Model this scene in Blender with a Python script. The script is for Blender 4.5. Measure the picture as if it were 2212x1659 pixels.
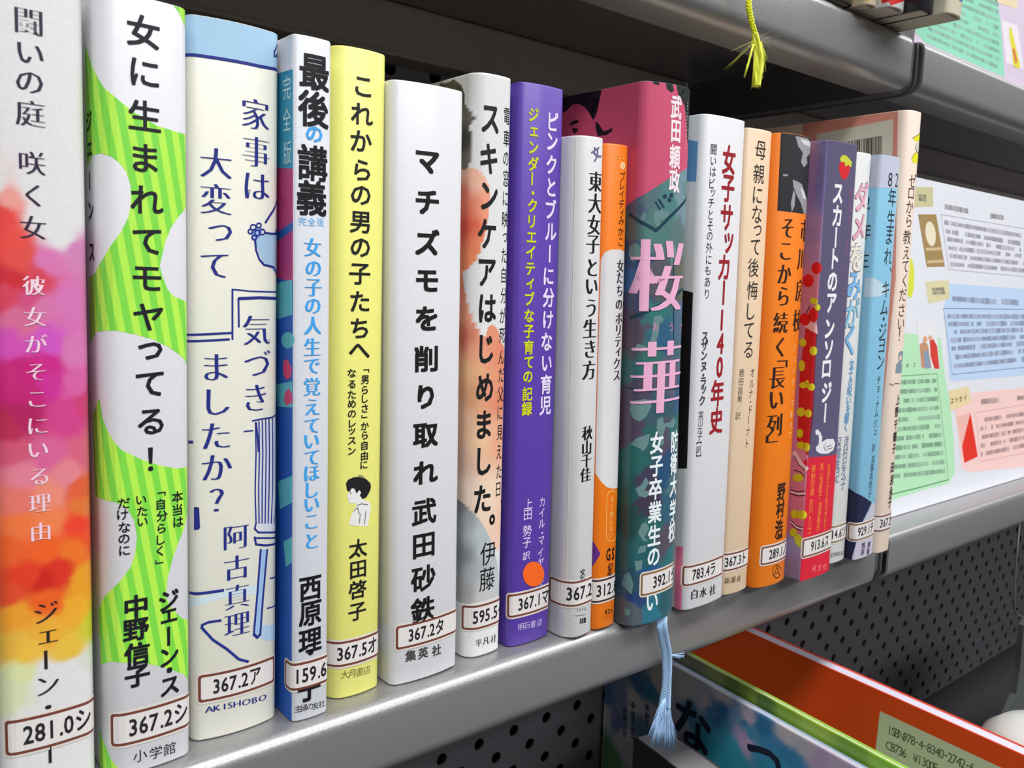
import bpy, bmesh, math, random
import numpy as np
from mathutils import Matrix, Vector
random.seed(7); np.random.seed(7)
SC = bpy.context.scene; COL = SC.collection
for o in list(bpy.data.objects): bpy.data.objects.remove(o)

# ---------------------------------------------------------------- camera, light, exposure
YAW, PITCH, ROLL, FOC = 0.693197438, 0.119361479, -0.0345124306, 1844.86955
CX, CY = 1106.0, 829.5
CAM = np.array([0.0, -0.207, 0.1256])
_f = np.array([math.sin(YAW)*math.cos(PITCH), math.cos(YAW)*math.cos(PITCH), -math.sin(PITCH)])
_r = np.array([math.cos(YAW), -math.sin(YAW), 0.0]); _d = np.cross(_f, _r)
_r2 = _r*math.cos(ROLL)+_d*math.sin(ROLL); _d2 = np.cross(_f, _r2)
RM = np.array([_r2, _d2, _f])
cd = bpy.data.cameras.new('camera'); cam = bpy.data.objects.new('camera', cd); COL.objects.link(cam)
cam.matrix_world = Matrix(((_r2[0], -_d2[0], -_f[0], CAM[0]), (_r2[1], -_d2[1], -_f[1], CAM[1]),
                           (_r2[2], -_d2[2], -_f[2], CAM[2]), (0, 0, 0, 1)))
cd.sensor_width = 36.0; cd.lens = FOC/2212*36.0; cd.clip_start = 0.005; cd.clip_end = 60
cd.dof.use_dof = True; cd.dof.focus_distance = 0.27; cd.dof.aperture_fstop = 40
SC.camera = cam

def lin(c):
    c = np.array(c, float)/255.0
    return np.where(c <= 0.04045, c/12.92, ((c+0.055)/1.055)**2.4)

w = bpy.data.worlds.new('world'); SC.world = w; w.use_nodes = True
w.node_tree.nodes['Background'].inputs[0].default_value = (0.93, 0.95, 1.0, 1)
w.node_tree.nodes['Background'].inputs[1].default_value = 0.17
def area(name, loc, tgt, sx, sy, power, col=(1, 1, 1)):
    l = bpy.data.lights.new(name, 'AREA'); l.shape = 'RECTANGLE'; l.size = sx; l.size_y = sy
    l.energy = power; l.color = col
    o = bpy.data.objects.new(name, l); COL.objects.link(o); o.location = loc
    o.rotation_euler = (Vector(tgt)-Vector(loc)).to_track_quat('-Z', 'Y').to_euler()
    return o
area('ceiling_lamp', (1.0, -0.95, 1.75), (1.0, -0.85, 0), 5.0, 0.3, 98, (1, 0.99, 0.97))
area('ceiling_lamp', (0.6, -2.6, 1.75), (0.6, -2.0, 0), 3.2, 0.4, 66, (0.97, 0.98, 1))
SC.view_settings.view_transform = 'Standard'; SC.view_settings.look = 'None'
SC.view_settings.exposure = 0.0; SC.view_settings.gamma = 1.0; SC.view_settings.use_curve_mapping = False

# ---------------------------------------------------------------- pixel measuring helpers
def ray(x, y): return RM.T @ np.array([(x-CX)/FOC, (y-CY)/FOC, 1.0])
def onY(x, y, Y): r = ray(x, y); return CAM+(Y-CAM[1])/r[1]*r
def onZ(x, y, Z): r = ray(x, y); return CAM+(Z-CAM[2])/r[2]*r
def onX(x, y, X): r = ray(x, y); return CAM+(X-CAM[0])/r[0]*r

# ---------------------------------------------------------------- materials
MC = {}
def mat(name, rgb, rough=0.5, metal=0.0, noise=0.0, nscale=300, bump=0.0, spec=0.5, coat=0.0, attr=False):
    if name in MC: return MC[name]
    m = bpy.data.materials.new(name); m.use_nodes = True; nt = m.node_tree
    b = nt.nodes['Principled BSDF']; c = lin(rgb)
    b.inputs['Base Color'].default_value = (*c, 1); b.inputs['Roughness'].default_value = rough
    b.inputs['Metallic'].default_value = metal; b.inputs['Specular IOR Level'].default_value = spec
    b.inputs['Coat Weight'].default_value = coat; b.inputs['Coat Roughness'].default_value = 0.2
    src = None
    if attr:
        a = nt.nodes.new('ShaderNodeVertexColor'); a.layer_name = 'Col'; src = a.outputs['Color']
    if noise or bump:
        tc = nt.nodes.new('ShaderNodeTexCoord'); n = nt.nodes.new('ShaderNodeTexNoise')
        n.inputs['Scale'].default_value = nscale; n.inputs['Detail'].default_value = 4
        nt.links.new(tc.outputs['Object'], n.inputs['Vector'])
        if noise:
            mr = nt.nodes.new('ShaderNodeMapRange')
            mr.inputs['To Min'].default_value = 1-noise; mr.inputs['To Max'].default_value = 1+noise
            mr.inputs['From Min'].default_value = 0.25; mr.inputs['From Max'].default_value = 0.75
            nt.links.new(n.outputs['Fac'], mr.inputs['Value'])
            mx = nt.nodes.new('ShaderNodeVectorMath'); mx.operation = 'SCALE'
            if src: nt.links.new(src, mx.inputs[0])
            else: mx.inputs[0].default_value = tuple(c)
            nt.links.new(mr.outputs['Result'], mx.inputs['Scale'])
            src = mx.outputs['Vector']
        if bump:
            bp = nt.nodes.new('ShaderNodeBump'); bp.inputs['Strength'].default_value = bump
            bp.inputs['Distance'].default_value = 0.0002
            nt.links.new(n.outputs['Fac'], bp.inputs['Height']); nt.links.new(bp.outputs['Normal'], b.inputs['Normal'])
    if src: nt.links.new(src, b.inputs['Base Color'])
    MC[name] = m; return m
def paper(rgb, rough=0.42): return mat('cover_%d_%d_%d' % tuple(rgb), rgb, rough, noise=0.03, nscale=900, bump=0.12, coat=0.15)
def ink(rgb): return mat('ink_%d_%d_%d' % tuple(rgb), rgb, 0.45, spec=0.3)
def stripes(name, c1, c2, per, ang):
    m = bpy.data.materials.new(name); m.use_nodes = True; nt = m.node_tree; b = nt.nodes['Principled BSDF']
    b.inputs['Roughness'].default_value = 0.4
    tc = nt.nodes.new('ShaderNodeUVMap'); tc.uv_map = 'UVMap'
    mp = nt.nodes.new('ShaderNodeMapping'); mp.inputs['Rotation'].default_value = (0, 0, ang)
    wv = nt.nodes.new('ShaderNodeTexWave'); wv.bands_direction = 'X'; wv.inputs['Scale'].default_value = 2*math.pi/(20*per)
    cr = nt.nodes.new('ShaderNodeValToRGB'); cr.color_ramp.elements[0].position = 0.42; cr.color_ramp.elements[1].position = 0.58
    cr.color_ramp.elements[0].color = (*lin(c1), 1); cr.color_ramp.elements[1].color = (*lin(c2), 1)
    nt.links.new(tc.outputs[0], mp.inputs[0]); nt.links.new(mp.outputs[0], wv.inputs['Vector'])
    nt.links.new(wv.outputs['Fac'], cr.inputs[0]); nt.links.new(cr.outputs[0], b.inputs['Base Color'])
    return m
M_PAGE = mat('page_edges', (206, 198, 182), 0.9, noise=0.1, nscale=500)
M_LABEL = mat('label_paper', (218, 214, 212), 0.35, coat=0.3)
M_FRAME = ink((112, 62, 48)); M_NUM = ink((38, 36, 40)); M_FILM = mat('label_film', (214, 208, 202), 0.3, coat=0.4)
M_STEEL = mat('grey_shelf_paint', (156, 155, 156), 0.35, metal=0.6, noise=0.12, nscale=1500, bump=0.25)
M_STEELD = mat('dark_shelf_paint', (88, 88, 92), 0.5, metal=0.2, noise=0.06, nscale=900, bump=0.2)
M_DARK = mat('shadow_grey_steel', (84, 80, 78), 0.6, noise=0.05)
M_BEAM = mat('beam_paint_lit', (176, 170, 166), 0.6, noise=0.05)  # shelf paint lightened for the upper beams, standing in for light inside the bay
M_PANEL = mat('back_panel_lit', (138, 136, 138), 0.55, noise=0.05)  # upper panel tone raised to make up for the little light reaching it
M_VOID = mat('hole_shade_black', (14, 14, 16), 0.9)

# ---------------------------------------------------------------- object helpers
def link(name, me, m, parent=None, loc=None):
    o = bpy.data.objects.new(name, me); COL.objects.link(o)
    if m is not None:
        for mm in (m if isinstance(m, (list, tuple)) else [m]): me.materials.append(mm)
    if parent is not None: o.parent = parent
    if loc is not None: o.location = loc
    return o
def pymesh(name, V, F, smooth=False):
    me = bpy.data.meshes.new(name); me.from_pydata([tuple(map(float, v)) for v in V], [], F); me.update()
    if smooth: me.polygons.foreach_set('use_smooth', [True]*len(me.polygons))
    return me
def bmmesh(name, bm, smooth=False):
    bmesh.ops.recalc_face_normals(bm, faces=bm.faces[:])
    me = bpy.data.meshes.new(name); bm.to_mesh(me); bm.free()
    if smooth: me.polygons.foreach_set('use_smooth', [True]*len(me.polygons))
    return me
def box(bm, p0, p1, bev=0.0):
    p0 = np.array(p0, float); p1 = np.array(p1, float); c = (p0+p1)/2; s = p1-p0
    r = bmesh.ops.create_cube(bm, size=1, matrix=Matrix.Translation(c) @ Matrix.Diagonal((*s, 1)))
    if bev:
        es = list({e for v in r['verts'] for e in v.link_edges})
        bmesh.ops.bevel(bm, geom=es, offset=bev, segments=2, affect='EDGES', profile=0.6)
def boxobj(name, p0, p1, m, parent=None, bev=0.0):
    bm = bmesh.new(); box(bm, p0, p1, bev); return link(name, bmmesh(name, bm), m, parent)
def tag(o, label=None, cat=None, group=None, kind=None):
    if label: o['label'] = label
    if cat: o['category'] = cat
    if group: o['group'] = group
    if kind: o['kind'] = kind
    return o
def tube(bm, pts, rad, n=6):
    pts = [Vector(p) for p in pts]; rings = []
    for i, p in enumerate(pts):
        t = (pts[min(i+1, len(pts)-1)]-pts[max(i-1, 0)]).normalized()
        a = t.orthogonal().normalized() if i == 0 else (prev-t*prev.dot(t)).normalized()
        prev = a; b = t.cross(a); r = rad[i] if hasattr(rad, '__len__') else rad
        rings.append([bm.verts.new(p+(a*math.cos(2*math.pi*k/n)+b*math.sin(2*math.pi*k/n))*r) for k in range(n)])
    for i in range(len(rings)-1):
        for k in range(n): bm.faces.new((rings[i][k], rings[i][(k+1) % n], rings[i+1][(k+1) % n], rings[i+1][k]))
    bm.faces.new(rings[0][::-1]); bm.faces.new(rings[-1])

# ---------------------------------------------------------------- glyphs
GC = {}
ROT = set('ー「」【】～〜（）')
def _rg(r, k=4): return [(r*math.cos(math.pi/4+2*math.pi*i/k), r*math.sin(math.pi/4+2*math.pi*i/k)) for i in range(k)]
SHIFTS = {'g': [(0, 0)], 'r': _rg(.021), 'b': _rg(.031), 'x': _rg(.042, 4)+[(0, 0)], 'm': [(-.038, 0), (-.019, 0), (0, 0), (.019, 0), (.038, 0)], 'mb': [(-.052, 0), (-.026, 0), (0, 0), (.026, 0), (.052, 0)], 't': [(0, 0)]}
OFFS = {'t': -.008, 'm': -.023, 'mb': -.018}
def glyph(ch, style):
    k = (ch, style)
    if k in GC: return GC[k]
    c = bpy.data.curves.new('g', 'FONT'); c.body = ch; c.size = 1; c.resolution_u = 2; c.offset = OFFS.get(style, 0)
    o = bpy.data.objects.new('g', c); COL.objects.link(o); dg = bpy.context.evaluated_depsgraph_get(); dg.update()
    me = bpy.data.meshes.new_from_object(o.evaluated_get(dg), depsgraph=dg)
    V = np.array([v.co[:2] for v in me.vertices]).reshape(-1, 2); F = [tuple(p.vertices) for p in me.polygons]
    bpy.data.objects.remove(o); bpy.data.curves.remove(c); bpy.data.meshes.remove(me)
    GC[k] = (V, F); return GC[k]
def put(acc, ch, style, cx, cy, em, wr=1.0, rot=0.0, vertical=True, base=None):
    V, F = glyph(ch, style)
    if len(V) == 0: return
    V = V.copy()
    if base is None: V -= (V.min(0)+V.max(0))/2
    if vertical and ch in ROT: V = np.stack([V[:, 1], -V[:, 0]], 1)
    for i, (dx, dy) in enumerate(SHIFTS.get(style, [(0, 0)])):
        P = (V+[dx, dy])*em*[wr, 1.0]
        if rot: P = P @ np.array([[math.cos(rot), math.sin(rot)], [-math.sin(rot), math.cos(rot)]])
        n0 = len(acc[0]); acc[0].extend([(p[0]+cx, p[1]+cy, i*1.2e-5) for p in P])
        acc[1].extend([tuple(a+n0 for a in f) for f in F])

# ---------------------------------------------------------------- flat or curved printable surface
class Surf:
    """2-D print coordinates (s along the surface, z up) laid on an extruded profile polyline in the local xy plane."""
    def __init__(self, P, M, owner, breaks=True):
        self.P = np.array(P, float); self.M = M; self.Mi = np.array(M.inverted()); self.owner = owner
        d = np.linalg.norm(np.diff(self.P, axis=0), axis=1); self.S = np.concatenate([[0], np.cumsum(d)])
        t = np.diff(self.P, axis=0)/d[:, None]; nr = np.stack([t[:, 1], -t[:, 0]], 1)
        vn = np.vstack([nr[:1], (nr[:-1]+nr[1:]), nr[-1:]]); self.N = vn/np.linalg.norm(vn, axis=1)[:, None]
        self.s0 = 0.0; self.H = None
    def setzero(self, i): self.s0 = self.S[i]; self.S = self.S-self.s0
    def lift(self, s, z, off):
        s = np.asarray(s, float)
        x = np.interp(s, self.S, self.P[:, 0]); y = np.interp(s, self.S, self.P[:, 1])
        nx = np.interp(s, self.S, self.N[:, 0]); ny = np.interp(s, self.S, self.N[:, 1])
        return np.stack([x+nx*off, y+ny*off, np.broadcast_to(z, s.shape)], 1)
    def hit(self, px, py):
        o = self.Mi[:3, :3] @ CAM+self.Mi[:3, 3]; d = self.Mi[:3, :3] @ ray(px, py); best = None
        for i in range(len(self.P)-1):
            a, b = self.P[i], self.P[i+1]; e = b-a
            den = d[0]*(-e[1])+e[0]*d[1]
            if abs(den) < 1e-12: continue
            q = a-o[:2]; t = (q[0]*(-e[1])+e[0]*q[1])/den; u = (d[0]*q[1]-d[1]*q[0])/den
            if t > 0 and -1e-6 <= u <= 1+1e-6 and (best is None or t < best[0]):
                best = (t, self.S[i]+u*(self.S[i+1]-self.S[i]))
        if best is None:   # past the silhouette: nearest profile vertex as seen from here
            ang = [abs(math.atan2(d[0]*(p[1]-o[1])-d[1]*(p[0]-o[0]), d[0]*(p[0]-o[0])+d[1]*(p[1]-o[1]))) for p in self.P]
            i = int(np.argmin(ang)); t = np.linalg.norm(self.P[i]-o[:2])/np.linalg.norm(d[:2]); best = (t, self.S[i])
        return best[1], o[2]+best[0]*d[2]
    def mesh2d(self, name, V, F, m, off, parent, uv=False):
        bm = bmesh.new(); vs = [bm.verts.new(v) for v in V]
        for f in F:
            try: bm.faces.new([vs[i] for i in f])
            except ValueError: pass
        return self.wrap(name, bm, m, off, parent, uv)
    def wrap(self, name, bm, m, off, parent, uv=False):
        if not bm.verts: bm.free(); return None
        if self.H:
            for zc, no in ((self.H-2e-4, 1), (2e-4, -1)):
                bmesh.ops.bisect_plane(bm, geom=bm.verts[:]+bm.edges[:]+bm.faces[:], plane_co=(0, zc, 0), plane_no=(0, no, 0), dist=1e-7, clear_outer=True)
            if not bm.verts: bm.free(); return None
        lo = min(v.co.x for v in bm.verts); hi = max(v.co.x for v in bm.verts)
        for s in self.S[1:-1]:
            if lo+1e-5 < s < hi-1e-5:
                bmesh.ops.bisect_plane(bm, geom=bm.verts[:]+bm.edges[:]+bm.faces[:], plane_co=(s, 0, 0), plane_no=(1, 0, 0), dist=1e-7)
        if lo < self.S[0] or hi > self.S[-1]:
            for v in bm.verts: v.co.x = min(max(v.co.x, self.S[0]), self.S[-1])
        me = bpy.data.meshes.new(name); bm.to_mesh(me); bm.free()
        n = len(me.vertices); co = np.zeros(n*3); me.vertices.foreach_get('co', co); co = co.reshape(-1, 3)
        if uv:
            ul = me.uv_layers.new(name='UVMap'); li = np.zeros(len(me.loops), int); me.loops.foreach_get('vertex_index', li)
            ul.data.foreach_set('uv', co[li][:, :2].ravel())
        P = self.lift(co[:, 0], co[:, 1], off+co[:, 2]); me.vertices.foreach_set('co', P.ravel()); me.update()
        # faces should look outwards
        if len(me.polygons):
            p = me.polygons[0]; nn = np.interp(co[p.vertices[0], 0], self.S, self.N[:, 0]), np.interp(co[p.vertices[0], 0], self.S, self.N[:, 1])
            if p.normal.x*nn[0]+p.normal.y*nn[1] < 0: me.flip_normals()
        return link(name, me, m, parent)
    # text with explicit centres (pixels measured in the photograph) or two end points
    def text(self, name, txt, pts, h, style='g', rgb=(30, 28, 32), wr=1.0, rot=0.0, vertical=True, parent=None, off=9e-5):
        txt = txt.replace('　', '')
        if len(pts) == 2 and len(txt) > 2: 
            a, b = self.hit(*pts[0]), self.hit(*pts[1]); n = len(txt)
            C = [(a[0]+(b[0]-a[0])*i/(n-1), a[1]+(b[1]-a[1])*i/(n-1)) for i in range(n)]
        else: C = [self.hit(*p) for p in pts]
        h0 = self.hit(pts[0][0], pts[0][1]-h/2)[1]-self.hit(pts[0][0], pts[0][1]+h/2)[1]
        em = h0/(0.85 if vertical or ord(txt[0]) > 0x2000 else 0.72)
        acc = ([], [])
        for ch, c in zip(txt, C): put(acc, ch, style, c[0], c[1], em, wr, rot, vertical)
        return self.mesh2d(name, acc[0], acc[1], ink(rgb), off, parent or self.owner)
    def ptx(self, name, items, h, style='g', rgb=(30, 28, 32), wr=1.0, **k):
        """items: [(char, x, y), ...]"""
        return self.text(name, ''.join(i[0] for i in items), [(i[1], i[2]) for i in items], h, style, rgb, wr, **k)
    def poly(self, name, pts, m, off=3e-5, parent=None, uv=False, px=True):
        q = [self.hit(*p) for p in pts] if px else pts
        bm = bmesh.new(); vs = [bm.verts.new((p[0], p[1], 0)) for p in q]
        es = [bm.edges.new((vs[i], vs[(i+1) % len(vs)])) for i in range(len(vs))]
        bmesh.ops.triangle_fill(bm, use_beauty=True, use_dissolve=False, edges=es)
        return self.wrap(name, bm, m if not isinstance(m, tuple) else ink(m), off, parent or self.owner, uv)
    def polys(self, name, L, m, off=3e-5, parent=None):
        bm = bmesh.new()
        for pts in L:
            q = [self.hit(*p) for p in pts]; vs = [bm.verts.new((p[0], p[1], 0)) for p in q]
            es = [bm.edges.new((vs[i], vs[(i+1) % len(vs)])) for i in range(len(vs))]
            bmesh.ops.triangle_fill(bm, use_beauty=True, use_dissolve=False, edges=es)
        return self.wrap(name, bm, m if not isinstance(m, tuple) else ink(m), off, parent or self.owner)
    def strokes(self, name, L, wd, m, off=6e-5, parent=None, px=True):
        """polylines of width wd metres"""
        bm = bmesh.new()
        for L1 in L:
            ww = wd
            if not isinstance(L1[0], (tuple, list)): ww = L1[0]; L1 = L1[1:]
            q = [np.array(self.hit(*p) if px else p) for p in L1]
            for i in range(len(q)-1):
                d = q[i+1]-q[i]; l = np.linalg.norm(d)
                if l < 1e-7: continue
                d /= l; n = np.array([-d[1], d[0]])*ww/2; e = d*ww*0.25
                v = [bm.verts.new((*p, i*1e-6)) for p in (q[i]-n-e, q[i+1]-n+e, q[i+1]+n+e, q[i]+n-e)]; bm.faces.new(v)
        return self.wrap(name, bm, m if not isinstance(m, tuple) else ink(m), off, parent or self.owner)

def blob(cx, cy, rx, ry=None, n=18, rot=0.0):
    ry = ry or rx
    return [(cx+rx*math.cos(a)*math.cos(rot)-ry*math.sin(a)*math.sin(rot), cy+rx*math.cos(a)*math.sin(rot)+ry*math.sin(a)*math.cos(rot)) for a in [2*math.pi*k/n for k in range(n)]]

# value noise for painted covers
def vnoise(x, y, seed=0, octv=3):
    rs = np.random.RandomState(seed); T = rs.rand(64, 64); out = 0; amp = 1; tot = 0
    for k in range(octv):
        xi = np.floor(x).astype(int); yi = np.floor(y).astype(int); fx = x-xi; fy = y-yi
        fx = fx*fx*(3-2*fx); fy = fy*fy*(3-2*fy); g = lambda a, b: T[a % 64, b % 64]
        out = out+amp*((g(xi, yi)*(1-fx)+g(xi+1, yi)*fx)*(1-fy)+(g(xi, yi+1)*(1-fx)+g(xi+1, yi+1)*fx)*fy)
        tot += amp; amp *= .5; x = x*2+7; y = y*2+3
    return out/tot-.5
def inpoly(X, Y, poly):
    c = np.zeros(X.shape, bool); n = len(poly); j = n-1
    for i in range(n):
        xi, yi = poly[i]; xj, yj = poly[j]
        if yi != yj: c ^= ((yi > Y) != (yj > Y)) & (X < (xj-xi)*(Y-yi)/(yj-yi)+xi)
        j = i
    return c
def paint_eval(sf, base, layers, S, Z):
    """layers: (polygon px or None, [(px,py,(r,g,b))...], power, warp m)"""
    C = np.broadcast_to(lin(base), S.shape+(3,)).copy()
    for k, L in enumerate(layers):
        poly, cps, power, warp = L[:4]; soft = L[4] if len(L) > 4 else 1.5e-6
        Sw = S+vnoise(S*350, Z*350, 3+k)*warp; Zw = Z+vnoise(S*350+30, Z*350+9, 11+k)*warp
        q = np.array([sf.hit(p[0], p[1]) for p in cps]); cc = np.array([lin(p[2]) for p in cps])
        D = (Sw[..., None]-q[:, 0])**2+(Zw[..., None]-q[:, 1])**2+soft
        Wt = D**(-power/2); Wt /= Wt.sum(-1, keepdims=True); c = Wt @ cc
        if poly is None: C = c
        else:
            w2 = warp*.4; m = inpoly(S+vnoise(S*500, Z*500, 40+k)*w2, Z+vnoise(S*500, Z*500, 60+k)*w2, [sf.hit(*p) for p in poly]); C[m] = c[m]
    return np.clip(C, 0, 1)

# ---------------------------------------------------------------- books
def mk_profile(W, D, rl, rr, bulge, ns=8, fine=None, res=.0006):
    P = []; 
    P.append((0, D))
    if fine: P += [(0, y) for y in np.linspace(fine, rl, int((fine-rl)/res))] if fine > rl+res else []
    else: P.append((0, D*.5))
    yf = lambda x: -bulge*(1-((x-W/2)/(W/2))**2)
    nl = 5
    for i in range(nl+1):
        a = math.pi/2*i/nl; x = rl-rl*math.cos(a); P.append((x, rl-rl*math.sin(a)+yf(x)*math.sin(a)))
    n = ns if not fine else max(ns, int((W-rl-rr)/res))
    for i in range(1, n): x = rl+(W-rl-rr)*i/n; P.append((x, yf(x)))
    for i in range(nl+1):
        a = math.pi/2*i/nl; x = W-rr+rr*math.sin(a); P.append((x, rr-rr*math.cos(a)+yf(x)*math.cos(a)))
    P.append((W, D))
    Q = [P[0]]
    for p in P[1:]:
        if math.hypot(p[0]-Q[-1][0], p[1]-Q[-1][1]) > 1.5e-5: Q.append(p)
    return Q

class Book:
    def __init__(self, name, label, corners, base, rl=.002, rr=.002, bulge=.0015, D=.128, thick=.0008, hard=False, dyaw=0.0, paint=None, fine=None, res=.0006, H=None, rough=.42, page=None, cat='book', group='library books standing in a row on the middle shelf', dy=0.0):
        if isinstance(corners, dict):      # placed directly: x, y, z of the front left foot, W, H, yaw
            c = corners; self.W = W = c['W']; Ht = c['H']; lean = 0.0
            M = Matrix.Translation((c['x'], c['y'], c['z'])) @ Matrix.Rotation(c.get('yaw', 0), 4, 'Z')
        else: M, W, Ht, lean = self.measure(corners, dy, H, dyaw); self.W = W
        Ht = Ht/math.cos(lean)
        self.H = Ht; self.M = M; self.D = D
        root = bpy.data.objects.new(name, None); COL.objects.link(root); root.matrix_world = M; root.empty_display_size = .02
        tag(root, label, cat, group); self.root = root
        P = mk_profile(W, D, rl, rr, bulge, fine=fine, res=res); self.sf = sf = Surf(P, M, root); sf.H = Ht
        i0 = 1+[k for k, p in enumerate(P) if p[1] <= rl+1e-9][0]; sf.setzero(i0)
        # cover shell: outer rows, rounded rims, inner rows
        th = thick; e = .0005
        rows = [(0, -.0004), (.00012, -.00012), (e, 0)]
        if paint: rows += [(z, 0) for z in np.linspace(e, Ht-e, int(Ht/res))[1:-1]]
        rows += [(Ht-e, 0), (Ht-.00012, -.00012), (Ht, -.0004), (Ht, -th), (0, -th)]
        Pn = sf.P; n = len(Pn); V = []
        for z, of in rows:
            q = sf.lift(sf.S, z, of); V.append(q)
        V = np.concatenate(V); nr = len(rows); F = []
        for r in range(nr):
            r2 = (r+1) % nr
            for i in range(n-1): F.append((r*n+i, r*n+i+1, r2*n+i+1, r2*n+i))
        F.append(tuple(r*n for r in range(nr))[::-1]); F.append(tuple(r*n+n-1 for r in range(nr)))
        me = pymesh('cover', V, F, True)
        if paint:
            rr_ = np.repeat(np.array([r[0] for r in rows]), n); ss = np.tile(sf.S, nr)
            C = paint_eval(sf, base, paint, ss, rr_); C4 = np.ones((len(C), 4)); C4[:, :3] = C
            at = me.attributes.new('Col', 'FLOAT_COLOR', 'POINT'); at.data.foreach_set('color', C4.ravel())
            m = mat('painted_cover', (255, 255, 255), rough, noise=.04, nscale=900, bump=.1, attr=True, coat=.2)
        else: m = paper(base, rough)
        o = link('cover', me, m, root); self.cover = o
        # page block
        ins = .003 if hard else .0004
        bm = bmesh.new(); z0, z1 = ins, Ht-ins-.0003; yb = D-(ins+.001)
        y0 = th+.0006+(bulge*0 if not hard else .002)
        sec = [(th+.0001, yb), (th+.0001, y0)] + [(W*t, y0) for t in (.25, .5, .75)] + [(W-th-.0001, y0), (W-th-.0001, yb), (W*.5, yb-(.002 if hard else 0))]
        lo = [bm.verts.new((p[0], p[1], z0)) for p in sec]; hi = [bm.verts.new((p[0], p[1], z1)) for p in sec]
        bm.faces.new(lo[::-1]); bm.faces.new(hi)
        for i in range(len(sec)): j = (i+1) % len(sec); bm.faces.new((lo[i], lo[j], hi[j], hi[i]))
        link('page_block', bmmesh('page_block', bm), mat('pages_%d' % page[0], page, .9, noise=.06, nscale=500) if page else M_PAGE, root)
    def measure(self, corners, dy, H, dyaw):
        (ax, ay), (bx, by), (cx_, cy_), (dx, dy_) = corners
        A = onZ(ax, ay, 0); B = onZ(bx, by, 0); y = (A[1]+B[1])/2+dy
        A = onY(ax, ay, y); B = onY(bx, by, y); T = onY(cx_, cy_, y); U = onY(dx, dy_, y)
        W = ((B[0]-A[0])+(U[0]-T[0]))/2; Ht = H or (T[2]+U[2])/2
        xa = ((A[0]+B[0])/2-W/2); xt = ((T[0]+U[0])/2-W/2)
        lean = math.atan2(xt-xa, Ht)
        M = Matrix.Translation((xa, y, 0.0002+(abs(math.sin(lean))*W if lean > 0 else 0))) @ Matrix.Rotation(lean, 4, 'Y') @ Matrix.Rotation(dyaw, 4, 'Z')
        return M, W, Ht, lean
    def sticker(self, xl, yt, yb, num, start, xr=None, left=True, right=False, frame=M_FRAME, rgb=None, xe=None):
        sf = self.sf
        if xl is None: s0 = sf.S[0]*.25; xq = start[0]
        else: s0, _ = sf.hit(xl, (yt+yb)/2)
        xq = xl if xl is not None else (xe or start[0])
        z1 = sf.hit(xq, yt)[1]; z0 = sf.hit(xq, yb)[1]; hh = z1-z0
        s1 = sf.hit(xr, (yt+yb)/2-10)[0] if xr else s0+max(.026, self.W+.006-s0)
        if xl is None: s0 = -.006; s1 = self.W+.008
        s1 = min(s1, sf.S[-1]-.001)
        def rr(a, b, c, d, r, rl=True, rt=True, n=5):
            P = []
            for (cx, cy, a0, on) in ((a+r, c+r, 180, rl), (b-r, c+r, 270, rt), (b-r, d-r, 0, rt), (a+r, d-r, 90, rl)):
                if on: P += [(cx+r*math.cos(math.radians(a0+90*k/n)), cy+r*math.sin(math.radians(a0+90*k/n))) for k in range(n+1)]
                else: P.append((a if a0 in (180, 90) else b, c if a0 in (180, 270) else d))
            return P
        R_ = .0009; t = .0007; mg = .0006
        film = sf.poly('call_number_label', rr(s0-mg, s1+mg, z0-mg, z1+mg, R_+mg), M_FILM, 1.2e-4, self.root, px=False)
        sf.poly('label_frame', rr(s0, s1, z0, z1, R_), frame, 1.5e-4, film, px=False)
        sf.poly('label_face', rr(s0+t, s1-t, z0+t, z1-t, R_*.6), M_LABEL, 1.8e-4, film, px=False)
        acc = ([], []); em = hh*.73; xs = sf.hit(*start)[0]; zb = (z0+z1)/2-em*.33
        for ch in num:
            wide = ord(ch) > 0x2000
            put(acc, ch, 'r', xs+(em*.05 if ch == '.' else 0), zb, em, .74 if not wide else .68, vertical=False, base=1)
            xs += em*(.62 if wide else .21 if ch == '.' else .385)
        sf.mesh2d('label_number', acc[0], acc[1], rgb and ink(rgb) or M_NUM, 2.1e-4, film)
        return film
# ================================================================ the shelving unit (setting of the picture)
def edge_board(name, x0, x1, ztop, parent, x0b=None, x1b=None, yb=.148):
    t = .0011; prof = [(yb, 0)]
    R1 = .0042; R2 = .0062; zb = -.0246
    for k in range(7): a = math.pi/2*k/6; prof.append((R1-R1*math.sin(a), -R1+R1*math.cos(a)))
    for k in range(7): a = math.pi/2*k/6; prof.append((R2-R2*math.cos(a), zb+R2-R2*math.sin(a)))
    prof.append((.020, zb))
    P = np.array(prof); T = np.gradient(P, axis=0); N = np.stack([-T[:, 1], T[:, 0]], 1); N /= np.linalg.norm(N, axis=1)[:, None]
    sgn = 1 if (N[0] @ [0, -1]) > 0 else -1
    Q = P+N*sgn*t; ring = list(P)+list(Q[::-1]); n = len(ring); V = []; F = []
    for xx in (x0, x1): V += [(xx, p[0], ztop+p[1]) for p in ring]
    for i in range(n): j = (i+1) % n; F.append((i, j, n+j, n+i))
    m = len(P)
    for i in range(m-1):
        F.append((i, i+1, n-2-i, n-1-i)); F.append((n+i, n+n-1-i, n+n-2-i, n+i+1))
    bm = bmesh.new(); vs = [bm.verts.new(v) for v in V]
    for f in F: bm.faces.new([vs[i] for i in f])
    me = bmmesh(name, bm); o = link(name, me, M_STEEL, parent)
    me.polygons.foreach_set('use_smooth', [len(p.vertices) == 4 for p in me.polygons])
    try: me.set_sharp_from_angle(angle=math.radians(35))
    except Exception: pass
    return o
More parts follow.
